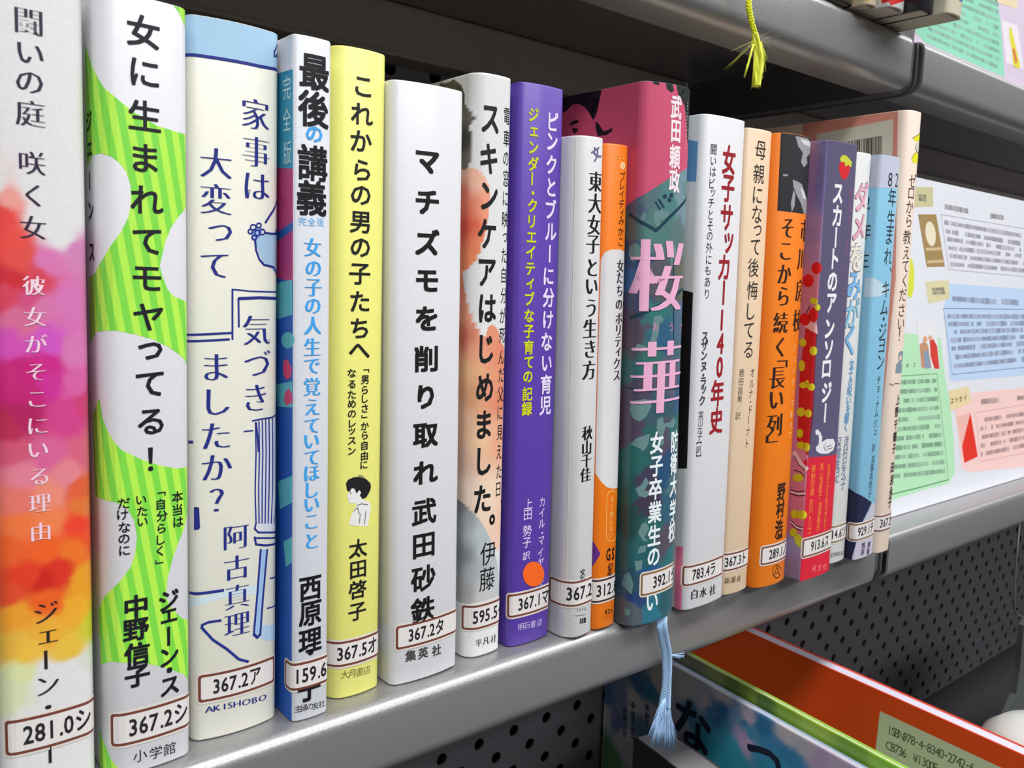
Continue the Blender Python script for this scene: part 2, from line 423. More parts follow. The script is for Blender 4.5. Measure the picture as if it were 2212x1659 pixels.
def perforated(name, xa, nx, zt, nrow, y, r, parent, m, px=.0255, pz=.0125, first=0):
    V = []; F = []
    for row in range(nrow):
        zc = zt-row*pz; off = (px/2 if (row+first) % 2 else 0)
        for c in range(-1, nx):
            xc = xa+c*px+off; b = len(V)
            for k in range(12): a = 2*math.pi*k/12; V.append((xc+r*math.cos(a), y, zc+r*math.sin(a)))
            hx, hz = px/2, pz/2
            sq = [(hx, 0), (hx, hz), (hz, hz), (0, hz), (-hz, hz), (-hx, hz), (-hx, 0), (-hx, -hz), (-hz, -hz), (0, -hz), (hz, -hz), (hx, -hz)]
            V += [(xc+q[0], y, zc+q[1]) for q in sq]
            for k in range(12): k2 = (k+1) % 12; F.append((b+k, b+k2, b+12+k2, b+12+k))
            # hole rim gives the sheet its thickness
            V += [(xc+r*math.cos(2*math.pi*k/12), y+.0012, zc+r*math.sin(2*math.pi*k/12)) for k in range(12)]
            for k in range(12): k2 = (k+1) % 12; F.append((b+k2, b+k, b+24+k, b+24+k2))
    me = pymesh(name, V, F); return link(name, me, m, parent)

shelf = bpy.data.objects.new('shelving_unit', None); COL.objects.link(shelf)
tag(shelf, 'grey steel library shelving with perforated back panels holding the books', 'shelf')
edge_board('shelf_board', -.55, .4190, 0.0, shelf)
edge_board('shelf_board', .4335, 1.45, 0.0, shelf)
edge_board('shelf_board', -.55, .4118, .248, shelf)
edge_board('shelf_board', .4245, 1.45, .248, shelf)
for (xa, xb, zt) in ((.4206, .4322, 0.0), (.4128, .4236, .248)):
    # bracket that closes the gap between two bays: plate with a rounded lower front corner
    bm = bmesh.new(); R_ = .007
    sec = [(.147, -.001), (.003, -.001), (.0026, -.004)]+[(.0026+R_-R_*math.cos(a), -.0254+R_-R_*math.sin(a)) for a in [math.pi/2*k/6 for k in range(7)]]+[(.147, -.0254)]
    for (u0, u1, ins) in ((xa, xb-.0022, .0012), (xb-.0014, xb-.0001, 0)):
        lo = [bm.verts.new((u0, p[0]+ins, zt+p[1]+ins*.5)) for p in sec]; hi = [bm.verts.new((u1, p[0]+ins, zt+p[1]+ins*.5)) for p in sec]
        bm.faces.new(lo); bm.faces.new(hi[::-1])
        for i in range(len(sec)): j = (i+1) % len(sec); bm.faces.new((lo[j], lo[i], hi[i], hi[j]))
    link('side_bracket', bmmesh('side_bracket', bm), M_STEELD, shelf)
for zt, x0, x1 in ((.248, -.55, .4118), (.248, .4245, 1.45), (0, -.55, .4190), (0, .4335, 1.45)):
    bm = bmesh.new(); box(bm, (x0, .134, zt-.0246), (x1, .1478, zt-.0012), .0015)
    box(bm, (x0, .1325, zt-.0246), (x1, .1345, zt-.0228), .0004)
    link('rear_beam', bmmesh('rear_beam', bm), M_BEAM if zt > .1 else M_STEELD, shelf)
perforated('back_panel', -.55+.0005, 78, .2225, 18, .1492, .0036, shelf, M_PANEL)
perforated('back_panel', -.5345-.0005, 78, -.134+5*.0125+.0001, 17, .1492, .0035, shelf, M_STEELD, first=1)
boxobj('hole_shade_sheet', (-.6, .162, -.29), (1.5, .164, .62), M_VOID, shelf)  # black sheet added behind the panels, paints the darkness seen through the holes
boxobj('upper_back_panel', (-.6, .150, .2475), (1.5, .152, .62), M_STEELD, shelf)
boxobj('shelf_board', (-.55, -.13, -.302), (1.40, .150, -.276), mat('lower_shelf_shaded', (34, 34, 38), .6), shelf, .003)  # board colour darkened to carry the shade of the lower compartment
boxobj('upright', (-.565, -.002, -.9), (-.551, .16, .62), M_STEEL, shelf, .002)
boxobj('upright', (1.451, -.002, -.9), (1.465, .16, .62), M_STEEL, shelf, .002)
fl = boxobj('floor', (-4, -5, -.94), (5, 2, -.90), mat('dark_carpet_floor', (70, 68, 66), .95, noise=.15, nscale=60)); tag(fl, kind='structure')
# ================================================================ books on the middle shelf
def corners_from_edges(l1, l2, r1, r2, y, H):
    def xz(p): q = onY(p[0], p[1], y); return q[0], q[2]
    out = []
    for a, b in ((l1, l2), (r1, r2)):
        (x1, z1), (x2, z2) = xz(a), xz(b)
        f = lambda z: x1+(x2-x1)*(z-z1)/(z2-z1); out.append((f(0), f(H)))
    def px(x, z):
        c = RM @ (np.array([x, y, z])-CAM); return (CX+FOC*c[0]/c[2], CY+FOC*c[1]/c[2])
    return px(out[0][0], 0), px(out[1][0], 0), px(out[0][1], H), px(out[1][1], H)
W_ = (214, 213, 214)
# ---- 1 watercolour book
c1 = corners_from_edges((-43, 60), (0, 1600), (180, 60), (211, 1600), .0075, .188)
pts1 = [(60,30,W_),(150,100,W_),(20,250,W_),(100,300,W_),(170,450,W_),(95,470,W_),(-20,400,W_),(130,510,W_),(-20,100,W_),(75,400,W_),
 (5,460,(218,62,55)),(22,520,(222,70,62)),(45,560,(215,72,62)),(-25,500,(215,60,60)),(15,430,(225,150,140)),
 (110,560,(206,112,168)),(165,545,(200,122,172)),(150,650,(204,108,172)),(80,600,(205,60,80)),(95,660,(204,110,160)),
 (30,600,(196,34,48)),(15,640,(205,60,85)),(40,690,(205,100,140)),(70,640,(200,70,120)),
 (20,745,(200,72,172)),(100,740,(198,78,182)),(160,760,(205,112,168)),(20,815,(190,30,112)),(60,850,(188,22,110)),(110,830,(196,40,142)),(160,830,(205,90,155)),
 (55,900,(170,22,88)),(15,925,(178,36,78)),(140,900,(200,60,130)),(185,870,(196,56,108)),(100,790,(196,30,130)),(60,800,(190,20,115)),
 (100,985,(206,92,142)),(30,975,(200,80,112)),(185,980,(206,92,120)),(60,1025,(216,120,140)),(150,1030,(216,124,134)),
 (40,1085,(220,112,100)),(100,1070,(226,132,112)),(175,1050,(216,90,54)),(185,1095,(216,112,50)),(40,1135,(230,112,60)),(100,1125,(230,122,72)),(175,1130,(226,62,40)),(192,1160,(226,76,30)),
 (30,1185,(226,92,40)),(100,1190,(230,92,32)),(165,1190,(226,110,32)),(95,1255,(196,34,22)),(60,1245,(218,58,30)),(130,1235,(210,46,28)),(185,1250,(222,150,32)),(20,1285,(216,72,40)),
 (100,1295,(226,92,30)),(165,1320,(226,162,42)),(30,1330,(226,152,42)),(195,1350,(196,190,52)),(100,1370,(226,166,52)),(20,1400,(220,172,62)),(150,1400,(220,182,62)),(60,1410,(226,182,64)),
 (192,1425,(206,208,198)),(150,1450,W_),(40,1455,(210,216,160)),(95,1462,W_),(20,1490,(206,212,172)),(100,1550,W_),(190,1600,W_),(20,1650,W_),(110,1700,W_),(185,1480,W_)]
b = Book('book', 'book with pink, red and orange watercolour spine, far left of the row', c1, W_, .003, .0028, .0012, hard=True, fine=.002, paint=[(None, pts1, 6.0, .0020, 6e-7)])
s = b.sf; dk = (52, 42, 62)
s.text('title_text', '闘いの庭', [(62,47),(66,116),(64,178),(66,245)], 54, 'm', dk)
s.text('title_text', '咲く女', [(70,352),(71,422),(72,491)], 48, 'm', dk)
s.text('subtitle_text', '彼女がそこにいる理由', [(73,617),(76,684),(78,742),(78,804),(80,863),(82,920),(83,972),(85,1030),(86,1087),(88,1148)], 40, 'm', (236,206,220))
s.text('author_text', 'ジェーン・', [(100,1322),(104,1375),(99,1425),(104,1480),(104,1527)], 46, 'm', (40,34,36), wr=.95)
s.text('author_text', 'ー', [(108,1630)], 40, 'm', (40,34,36))
b.sticker(12, 1556, 1631, '281.0シ', (49,1590), xr=207, right=True)
# ---- 2 green striped book
c2 = corners_from_edges((208, 60), (229, 1600), (403, 60), (414, 1600), .0062, .1868)
b = Book('book', 'white book with lime green striped swirls and bold black brush lettering', c2, (212,212,216), .004, .002, .0012, hard=True)
s = b.sf; GM = stripes('green_stripes', (176, 232, 78), (122, 212, 68), .0033, math.radians(-9))
s.polys_ = None
def gpoly(name, pts): return s.poly(name, pts, GM, 3e-5, uv=True)
gpoly('green_pattern', [(365,0),(384,24),(395,48),(402,60),(402,-8),(362,-8)])
gpoly('green_pattern', [(182,0),(183,90),(205,155),(225,190),(262,221),(290,243),(340,272),(385,286),(402,292),(403,440),(388,465),(370,490),(358,520),(350,552),(345,575),(352,600),(362,625),(375,640),(404,655),
  (405,790),(392,770),(365,750),(330,733),(290,722),(250,714),(210,716),(195,740),(192,600),(206,590),(222,560),(240,530),(262,500),(277,470),(283,440),(282,400),(272,370),(258,352),(240,338),(220,332),(200,336),(188,360),(186,300)])
gpoly('green_pattern', [(215,860),(222,905),(240,945),(262,972),(300,990),(340,1004),(380,1012),(404,1008),(410,1090),(398,1140),(384,1175),(372,1210),(362,1250),(358,1290),(372,1315),(392,1335),(412,1340),
  (412,1470),(395,1455),(350,1440),(300,1430),(240,1428),(218,1435),(214,1320),(225,1290),(260,1255),(282,1225),(292,1195),(296,1160),(290,1125),(276,1100),(250,1085),(222,1078),(206,1070),(200,900)])
gpoly('green_pattern', [(216,1575),(228,1610),(240,1640),(262,1665),(300,1690),(220,1690),(214,1640)])
bk = (26, 26, 34)
s.text('title_text', '女に生まれてモヤってる！', [(310,68),(313,158),(313,250),(314,342),(318,432),(318,522),(318,602),(321,685),(325,758),(324,830),(326,911),(325,992)], 62, 'r', bk, wr=1.05)
s.text('tagline_text', '本当は', [(383,1073),(383,1101),(385,1127)], 22, 'r', bk)
s.text('tagline_text', '「自分らしく」', [(349,1067),(347,1089),(350,1114),(349,1141),(347,1166),(345,1190),(344,1213)], 21, 'r', bk)
s.text('tagline_text', 'いたい', [(305,1080),(307,1104),(308,1127)], 21, 'r', bk)
s.text('tagline_text', 'だけなのに', [(268,1087),(265,1112),(269,1139),(268,1164),(269,1189)], 22, 'r', bk)
s.text('author_text', 'ジェーン・ス', [(365,1296),(365,1330),(364,1374),(366,1418),(366,1447),(367,1482)], 42, 'b', bk, wr=.95)
s.text('author_text', '中野信子', [(294,1310),(294,1360),(296,1412),(297,1460)], 44, 'x', bk)
s.text('publisher_text', '小学館', [(303,1632),(337,1625),(366,1617)], 24, 'g', bk, vertical=False)
s.ptx('cover_text', [('ジ', 193, 262), ('ェ', 194, 322), ('ー', 194, 390), ('ン', 197, 455), ('ス', 199, 545)], 42, 'b', bk)
b.sticker(240, 1541, 1611, '367.2シ', (277,1575))
# ---- 3 cream book with blue drawing
B3 = ((417,1599),(598,1554),(403,30),(606,76))
b = Book('book', 'cream book with light blue top band and blue line drawings of kitchen things', B3, (222,221,208), .002, .0022, .0020, hard=True)
s = b.sf; nv = (36, 46, 128); lb = (160, 196, 222)
s.poly('top_band', [(380,25),(403,26),(500,40),(600,70),(640,85),(640,175),(603,155),(560,144),(500,132),(450,124),(403,120),(380,120)], lb)
s.strokes('drawing_line', [[(380,119),(403,119),(450,123),(500,131),(560,143),(600,153)]], .0008, nv)
s.poly('drawing_wash', [(553,512),(566,506),(598,508),(612,512),(612,592),(591,586),(580,574),(568,566),(560,548),(554,530)], (158,190,216))
s.polys('drawing_wash', [[(544,512),(541,500),(548,492),(556,494),(562,488),(568,500),(562,510),(552,520)]], (150,176,220))
s.strokes('drawing_line', [[(573,481),(604,424)], [(571,502),(585,505),(603,505)], [(551,520),(553,540),(560,560),(570,572),(590,577)], [(591,578),(596,590),(610,592)]], .0006, nv)
circ = lambda x, y, r: [(x+r*math.cos(2*math.pi*k/12), y+r*math.sin(2*math.pi*k/12)) for k in range(13)]
s.strokes('drawing_line', [circ(547,491,6), circ(556,503,6), circ(566,501,6), circ(541,500,5), circ(559,487,5), circ(549,513,5), circ(600,500,5)], .00042, nv)
s.strokes('drawing_line', [[(601,118),(592,122),(592,112),(598,98),(606,98)], circ(603,120,6), circ(608,128,5)], .0005, nv)
s.strokes('drawing_line', [[(380,723),(405,723),(501,719)], [(380,737),(405,737),(495,733)], [.0005,(502,733),(502,640),(502,625)], [.0004,(502,625),(540,629),(610,631)], [.0005,(516,706),(515,645)], [.0008,(516,645),(560,643),(610,645)]], .0006, nv)
L = [[(545,909),(565,905),(585,902),(603,892)]]
for k in range(7):
    x0 = 552+k*7.2; L.append([.0004,(x0,912-k*2),(x0+1,980),(x0-1+k*.3,1060),(553+k*6.5,1130)])
L += [[.0005,(553,913),(556,940),(558,975)], [.0005,(553,1130),(550,1142),(558,1150),(600,1148)], [.0006,(550,1160),(553,1176),(575,1178),(600,1172)], [.0005,(553,1162),(600,1160)],
      [.0006,(563,1187),(556,1280),(548,1370)], [.0006,(577,1187),(568,1290),(562,1370)], [.0008,(548,1370),(556,1377),(562,1370)], [.0004,(527,932),(546,930)], [.0004,(583,1249),(594,1246)], [.0004,(577,1314),(595,1305)]]
s.strokes('drawing_line', L, .00045, nv)
s.poly('drawing_wash', [(556,915),(600,905),(600,1145),(556,1148)], (204,208,218), 2e-5)
s.poly('drawing_wash', [(565,1187),(576,1187),(562,1370),(549,1370)], (150,182,220), 3e-5)
s.poly('drawing_wash', [(380,1280),(480,1277),(560,1262),(560,1282),(480,1292),(380,1300)], (196,212,220), 2e-5)
s.poly('drawing_wash', [(555,1352),(600,1345),(610,1378),(575,1384),(562,1378)], (170,196,220), 2e-5)
s.strokes('drawing_line', [[.0008,(410,1280),(482,1275)], [.0007,(477,1340),(450,1344),(437,1350),(436,1356),(460,1382),(490,1402),(516,1424),(536,1429)], [.0012,(424,1098),(424,1142)], [.0005,(421,1098),(428,1098),(430,1140),(422,1143)], [.0008,(408,955),(416,955)]], .0007, nv)
s.text('title_text', '家事は', [(553,247),(554,328),(556,403)], 62, 'm', nv)
s.text('title_text', '大変って', [(467,352),(467,430),(476,503),(464,574)], 62, 'm', nv)
s.text('title_text', '気づき', [(555,713),(557,784),(553,859)], 60, 'm', nv)
s.text('title_text', 'ましたか？', [(467,793),(471,868),(467,941),(469,1009),(468,1080)], 60, 'm', nv)
s.text('author_text', '阿古真理', [(511,1160),(512,1225),(513,1288),(513,1348)], 50, 'm', nv)
s.text('publisher_text', 'AKISHOBO', [(452,1532),(469,1529),(485,1526),(497,1523),(512,1520),(532,1516),(550,1512),(567,1507)], 14, 'm', nv, vertical=False, wr=1.3)
b.sticker(428, 1459, 1518, '367.2ア', (459,1495), xr=591, right=True)
# ---- 4 blue and white book
B4 = ((630,1558),(708,1542),(633,74),(717,91))
b = Book('book', 'thin white spined book with blue and magenta cover edge and heavy black title', B4, (208,210,218), .0012, .0012, .0008)
s = b.sf; lf = lambda x0, x1, ya, yb2: [(x0,ya),(x1,ya),(x1,yb2),(x0,yb2)]
s.poly('cover_picture', [(596,160),(633,150),(633,364),(596,362)], (52,146,184))
s.poly('cover_picture', [(596,362),(633,364),(633,608),(596,600)], (176,62,124))
s.poly('cover_picture', [(596,600),(633,606),(630,1575),(590,1560)], (34,88,178), 2.5e-5)
s.poly('cover_picture', [(596,504),(633,480),(633,498),(596,524)], (38,92,172), 5e-5)
s.polys('cover_picture', [[(596,612),(631,604),(631,680),(600,690)], blob(622,735,14,18), [(600,1040),(631,1028),(631,1086),(605,1100)], [(612,1170),(631,1160),(631,1215),(618,1225)], [(596,830),(631,824),(631,880),(600,878)]], (92,178,196), 4.5e-5)
s.polys('heart_picture', [[(612,780),(622,776),(631,794),(629,815),(618,820),(612,806)]], (206,66,116), 6e-5)
s.polys('heart_picture', [[(615,850),(624,838),(631,850),(631,870),(620,876),(614,866)]], (206,66,116), 6e-5)
s.text('cover_text', '完全版', [(620,190),(620,258),(621,330)], 46, 'g', (190,226,236), wr=.8)
s.text('title_text', '最後', [(681,157),(679,236)], 70, 'b', (20,20,24), wr=.93)
s.text('title_text', 'の', [(679,290)], 36, 'b', (70,158,226), wr=1.1)
s.text('title_text', '講義', [(677,352),(675,428)], 68, 'b', (20,20,24), wr=.93)
s.text('edition_text', '完全版', [(653,478),(673,479),(692,480)], 17, 'g', (110,178,232), vertical=False)
s.text('subtitle_text', '女の子の人生で覚えていてほしいこと', [(676,534),(677,580),(677,621),(676,661),(676,703),(675,749),(674,791),(674,835),(675,879),(674,920),(673.5,953),(674,989),(674,1022),(674,1058),(674,1090),(673,1127),(674,1168)], 38, 'mb', (62,158,226), wr=.95)
s.text('author_text', '西原理', [(671,1271),(671,1325),(671,1383)], 49, 'b', (20,20,24), wr=.92)
s.text('author_text', '・', [(671,1409)], 40, 'b', (20,20,24))
s.text('author_text', '子', [(668,1487)], 50, 'x', (20,20,24), wr=.92)
s.text('publisher_text', '主婦の友社', [(644,1531),(656,1529),(670,1526),(682,1524),(695,1520)], 14, 'g', (30,30,36), vertical=False)
b.sticker(617, 1423, 1481, '159.6ナ', (634,1460))
# ---- 5 yellow book
B5 = ((711,1512),(820,1484),(721,98),(835,120))
b = Book('book', 'pale lemon yellow book with a small drawing of a dark haired child', B5, (228,226,122), .0035, .0018, .0016, hard=True)
s = b.sf; k = (30,30,28)
s.text('title_text', 'これからの男の子たちへ', [(785,188),(783,247),(781,305),(783,368),(780,422),(778,480),(779,535),(778,592),(778,651),(777,709),(777,758)], 46, 'r', k, wr=1.08)
s.text('subtitle_text', '「男らしさ」から自由に', [(791,801),(788,820),(788,842),(788,861),(788,882),(787,899),(788,920),(788,940),(787,962),(787,984),(786,1004)], 18, 'r', k, wr=1.05)
s.text('subtitle_text', 'なるためのレッスン', [(760,806),(760,830),(760,852),(760,872),(760,894),(761,915),(760,932),(760,952),(760,974)], 18, 'r', k, wr=1.05)
s.text('author_text', '太田啓子', [(774,1184),(774,1230),(773,1273),(772,1321)], 36, 'r', k, wr=1.05)
s.text('publisher_text', '大月書店', [(745,1457),(760,1455),(777,1451),(793,1447)], 17, 't', (96,92,50), vertical=False)
s.poly('portrait_drawing', [(752,1048),(754,1062),(749,1072),(753,1078),(753,1086),(763,1088),(768,1086),(770,1092),(764,1102),(757,1118),(754,1134),(775,1136),(794,1136),(799,1110),(801,1096),(798,1084),(790,1082),(782,1078),(780,1060),(768,1048)], (222,220,218), 5e-5)
s.poly('portrait_drawing', [(748,1050),(747,1044),(752,1036),(763,1031),(777,1030),(790,1034),(800,1044),(801,1054),(797,1064),(791,1074),(783,1078),(777,1070),(780,1064),(776,1058),(770,1066),(766,1056),(760,1054),(755,1062),(750,1060)], (30,28,32), 8e-5)
s.strokes('portrait_drawing', [[(772,1030),(776,1027),(782,1028),(786,1032)], [(756,1062),(758,1066)], [(771,1092),(780,1088),(794,1090)], [(764,1104),(772,1096),(776,1110)], [(778,1110),(776,1130)], [(790,1104),(787,1132)]], .00025, (110,110,112), 1e-4)
b.sticker(None, 1385, 1439, '367.5オ', (727,1415), xe=713)
# ---- 6 plain white hardcover
B6 = ((843,1476),(989.5,1447),(849,174),(1003,201))
b = Book('book', 'thick plain white book with widely spaced heavy black katakana title', B6, (212,213,216), .0022, .0022, .0016, hard=True, rough=.35)
s = b.sf; k = (22,22,24)
s.text('title_text', 'マチズモを削り取れ', [(924,351),(923.6,437),(923.6,523),(923,607),(921.7,688),(921,775),(920,857),(920,940),(920,1020)], 52, 'x', k, wr=1.12)
s.text('author_text', '武田砂鉄', [(917,1105),(916,1178),(915,1249),(914,1317)], 50, 'b', k, wr=1.05)
s.text('publisher_text', '集英社', [(887,1416),(914,1410),(943,1404)], 21, 'b', (70,66,68), vertical=False)
b.sticker(855, 1353, 1404, '367.2タ', (881,1382), xr=984, right=True)
# ---- 7 white book with painted face and hand
B7 = ((1005,1422),(1080,1405),(1027,157),(1108,172))
wh = (216,218,217)
hair = [(950,180),(965,178),(982,172),(996,183),(1003,200),(1004,225),(1016,240),(1028,256),(1018,262),(1013,278),(1020,290),(1018,312),(1021,330),(1012,362),(1003,368),(985,360),(950,300)]
face = [(985,366),(1003,364),(1018,362),(1034,368),(1048,382),(1056,400),(1059,424),(1056,460),(1049,500),(1040,535),(1032,560),(1012,580),(998,588),(985,590)]
hand = [(985,588),(999,590),(1006,640),(1020,688),(1040,724),(1049,728),(1054,706),(1064,700),(1076,712),(1082,738),(1089,752),(1110,770),(1100,1180),(1072,1190),(1030,1130),(985,1075)]
slee = [(985,1075),(1004,1090),(1028,1112),(1052,1148),(1066,1180),(1076,1225),(1086,1285),(985,1296)]
cl = [(face, [(1000,380,(232,190,165)),(1030,385,(235,180,150)),(1050,420,(230,150,120)),(1005,410,(214,80,60)),(1012,440,(215,110,80)),(1005,490,(205,60,45)),(1018,480,(214,80,55)),(1040,460,(228,150,115)),(1035,520,(225,130,90)),(1005,560,(224,130,85)),(1025,400,(236,196,176))], 3, .0005, 6e-6),
      (hand, [(1000,620,(215,130,100)),(1005,680,(224,150,120)),(1000,730,(190,90,70)),(1030,760,(228,160,130)),(1060,730,(222,140,112)),(1080,760,(220,130,100)),(1010,800,(226,180,130)),(1060,850,(222,150,120)),(1080,860,(214,120,90)),(1000,900,(222,180,150)),(1020,860,(205,150,110)),(1040,950,(226,190,150)),(1075,960,(226,160,130)),(1000,1000,(205,170,150)),(1060,1060,(232,206,180)),(1040,1100,(228,206,186)),(1085,1100,(230,190,165)),(1000,1060,(226,206,190))], 3, .0008, 8e-6),
      (slee, [(995,1090,(120,124,128)),(1010,1130,(150,156,160)),(1030,1150,(176,186,190)),(1005,1200,(120,122,124)),(1025,1230,(160,168,172)),(1050,1190,(180,190,196)),(1060,1260,(190,194,196)),(1010,1280,(150,150,150)),(1040,1285,(190,190,190))], 3, .0006, 6e-6),
      (hair, [(975,185,(95,90,72)),(1000,200,(78,74,62)),(1008,250,(100,96,80)),(1005,300,(60,56,50)),(1010,350,(110,104,92))], 4, .0004, 4e-6)]
b = Book('book', 'white book with a painted face, pink hand and grey sleeve on its spine', B7, wh, .0035, .002, .0012, paint=cl, fine=.03, res=.0004)
s = b.sf; k = (24,26,28)
s.text('title_text', 'スキンケアはじめました。', [(1060,258),(1057,343),(1058,424),(1053,505),(1053,589),(1054,666),(1051,754),(1048,837),(1046,917),(1046,996),(1043,1077),(1063,1122)], 64, 'b', k, wr=.70)
s.text('subtitle_text', '電車の窓に映った自分が死んだ父に見えた日、', [(1095,251),(1094,299),(1093,343),(1093,385),(1092,429),(1091,474),(1091,513),(1089,552),(1088,594),(1088,638),(1086,681),(1084.5,725),(1083,771),(1083,810),(1081,852),(1080,892),(1079.6,934),(1078,976),(1078,1018),(1076,1057),(1082,1084)], 34, 'g', k, wr=.58)
s.text('author_text', '伊藤', [(1055,1195),(1053,1250)], 46, 'g', k, wr=.8)
s.text('publisher_text', '平凡社', [(1034,1389),(1050,1384),(1066,1379)], 16, 'm', (70,70,72), vertical=False)
b.sticker(998, 1306, 1358, '595.5イ', (1020,1338))
# ---- 8 purple
B8 = ((1097,1396),(1185,1377),(1125.5,177),(1219,197))
b = Book('book', 'purple book with white and yellow title and a round orange sticker', B8, (88,58,164), .0018, .0014, .0012)
s = b.sf; wt = (226,214,240); ye = (204,208,28)
s.text('title_text', 'ピンクとブルーに分けない育児', [(1195,263),(1193,307),(1191,356),(1191,405),(1190,452),(1190,501),(1187,548),(1185,597),(1185,643),(1184,691),(1181,738),(1181,785),(1179.5,830),(1178,876)], 40, 'b', wt, wr=.86)
s.text('subtitle_text', 'ジェンダー・クリエイティブな子育ての記録', [(1152.5,248),(1153.5,285),(1152.5,319),(1152,354),(1149,386),(1151,417),(1150,444),(1148,479),(1148,513),(1146,545),(1145,581),(1145,613),(1144,645),(1143,682),(1142,716),(1142,750),(1142,783),(1140,814),(1139,851),(1138,883)], 29, 'b', ye, wr=.88)
s.text('author_text', 'カイル・マイヤーズエ', [(1171,1084),(1170,1108),(1170,1131),(1171,1151),(1169,1168),(1167,1194),(1168,1214),(1168,1230),(1168,1246),(1168,1263)], 20, 'g', wt, wr=.85)
s.text('author_text', '上田勢子', [(1141,1088),(1140,1112),(1139,1146),(1138,1172)], 22, 'g', wt, wr=.95)
s.text('author_text', '訳', [(1137,1200)], 17, 'g', wt)
s.text('publisher_text', '明石書店', [(1125,1354),(1138,1351),(1151,1348),(1165,1344)], 14, 'g', (198,186,226), vertical=False)
s.poly('round_sticker', blob(1152,1240,23,27,28), mat('orange_sticker', (236,98,22), .5), 1.6e-4)
b.sticker(1096, 1283, 1333, '367.1マ', (1118,1313), xr=1188)
# ---- 9 white pocket book
B9 = ((1226,1379),(1275,1370),(1242,294),(1309,301))
b = Book('book', 'slim short white book with black serif title, beside the purple book', B9, (206,206,208), .0045, .0016, .0010, D=.106)
s = b.sf; k = (24,24,30)
s.text('emblem', '文', [(1288,331)], 26, 'b', (104,100,140), rot=.5)
s.text('title_text', '東大女子という生き方', [(1287,392),(1286,439),(1284,485),(1281.5,528),(1280,578),(1279,619),(1277,665),(1275,709),(1275,754),(1273,799)], 41, 'mb', k, wr=.95)
s.text('author_text', '秋山千佳', [(1269,935),(1267.6,966),(1267,994),(1265.4,1025)], 29, 'mb', k, wr=.95)
s.text('publisher_text', '文春', [(1258.4,1236),(1257.6,1252)], 15, 'mb', (50,48,54))
s.text('price_text', '1330', [(1247,1318),(1252,1317),(1258,1316),(1264,1315)], 7, 'g', (90,88,92), vertical=False)
s.strokes('price_rule', [[(1241,1330),(1266,1327)]], .0002, (90,88,92))
s.polys('price_mark', [[(1253,1336),(1256,1336),(1255,1347),(1252,1347)], [(1257,1335),(1260,1335),(1259,1347),(1256,1347)], [(1261,1334),(1266,1334),(1265,1345),(1260,1346)]], (44,42,46))
b.sticker(None, 1256, 1310, '367.2ア', (1222,1306), xe=1228)
# ---- 10 orange pocket book
B10 = ((1278,1359.5),(1330,1351.5),(1310,312),(1357,317))
b = Book('book', 'slim short orange book with a tall white panel down its spine', B10, (238,122,18), .002, .0016, .0010, D=.106)
s = b.sf; k = (64,34,20)
q = [(1298,560),(1306,545),(1320,539),(1340,539),(1354,545),(1362,562),(1362,700),(1358,850),(1352,1020),(1346,1040),(1336,1052),(1325,1056),(1310,1052),(1298,1040),(1286,1022),(1290,850),(1294,700)]
s.poly('white_panel', q, (216,214,216))
s.text('series_text', 'ふ21', [(1334,339),(1346,340),(1355,341)], 11, 'r', (250,190,90), vertical=False)
s.poly('series_mark', blob(1345,358,5,8), (244,214,160), 5e-5)
s.text('series_text', '1', [(1345,358)], 8, 'b', (238,122,18), vertical=False)
s.text('author_text', 'ブレイディみかこ', [(1345,381),(1344,401),(1343,420),(1342.5,441),(1344,459),(1342,477),(1341,500),(1340.5,523)], 20, 'g', k, wr=.9)
s.text('title_text', '女たちのポリティクス', [(1340,574),(1339,600),(1338,628),(1337,658),(1337,687),(1335.5,713),(1335,738),(1335,760),(1332,785),(1332,811)], 25, 'mb', (50,42,44), wr=.9)
s.strokes('slogan_frame', [[(1315,1062),(1325,1060),(1333,1068),(1332,1110),(1331,1155),(1326,1166),(1318,1170),(1310,1164),(1309,1150),(1310,1110),(1311,1072),(1315,1062)]], .00025, (250,196,110))
s.text('slogan_text', 'もう黙らない', [(1322,1079),(1321,1096),(1321,1112),(1320,1128),(1320,1142),(1319,1156)], 12, 'g', (250,196,110), wr=.9)
s.text('imprint_text', 'GS', [(1314,1198),(1324,1196)], 26, 'b', (40,28,24), vertical=False, wr=.5)
s.text('publisher_text', '幻冬', [(1318,1224),(1317,1240)], 15, 'b', (64,34,20), wr=.9)
s.text('number_text', '621', [(1309,1321),(1315,1320),(1321,1319)], 10, 'b', (70,36,18), vertical=False, wr=1.0)
s.text('price_text', '¥900', [(1306,1333),(1312,1332),(1318,1331),(1324,1330)], 9, 'g', (196,96,18), vertical=False, wr=.9)
s.poly('purple_mark', [(1268,1172),(1282,1170),(1297,1196),(1281,1222),(1268,1218)], (98,44,130))
b.sticker(None, 1252, 1301, '312.8ブ', (1287,1286), xe=1279, frame=ink((70,44,40)))
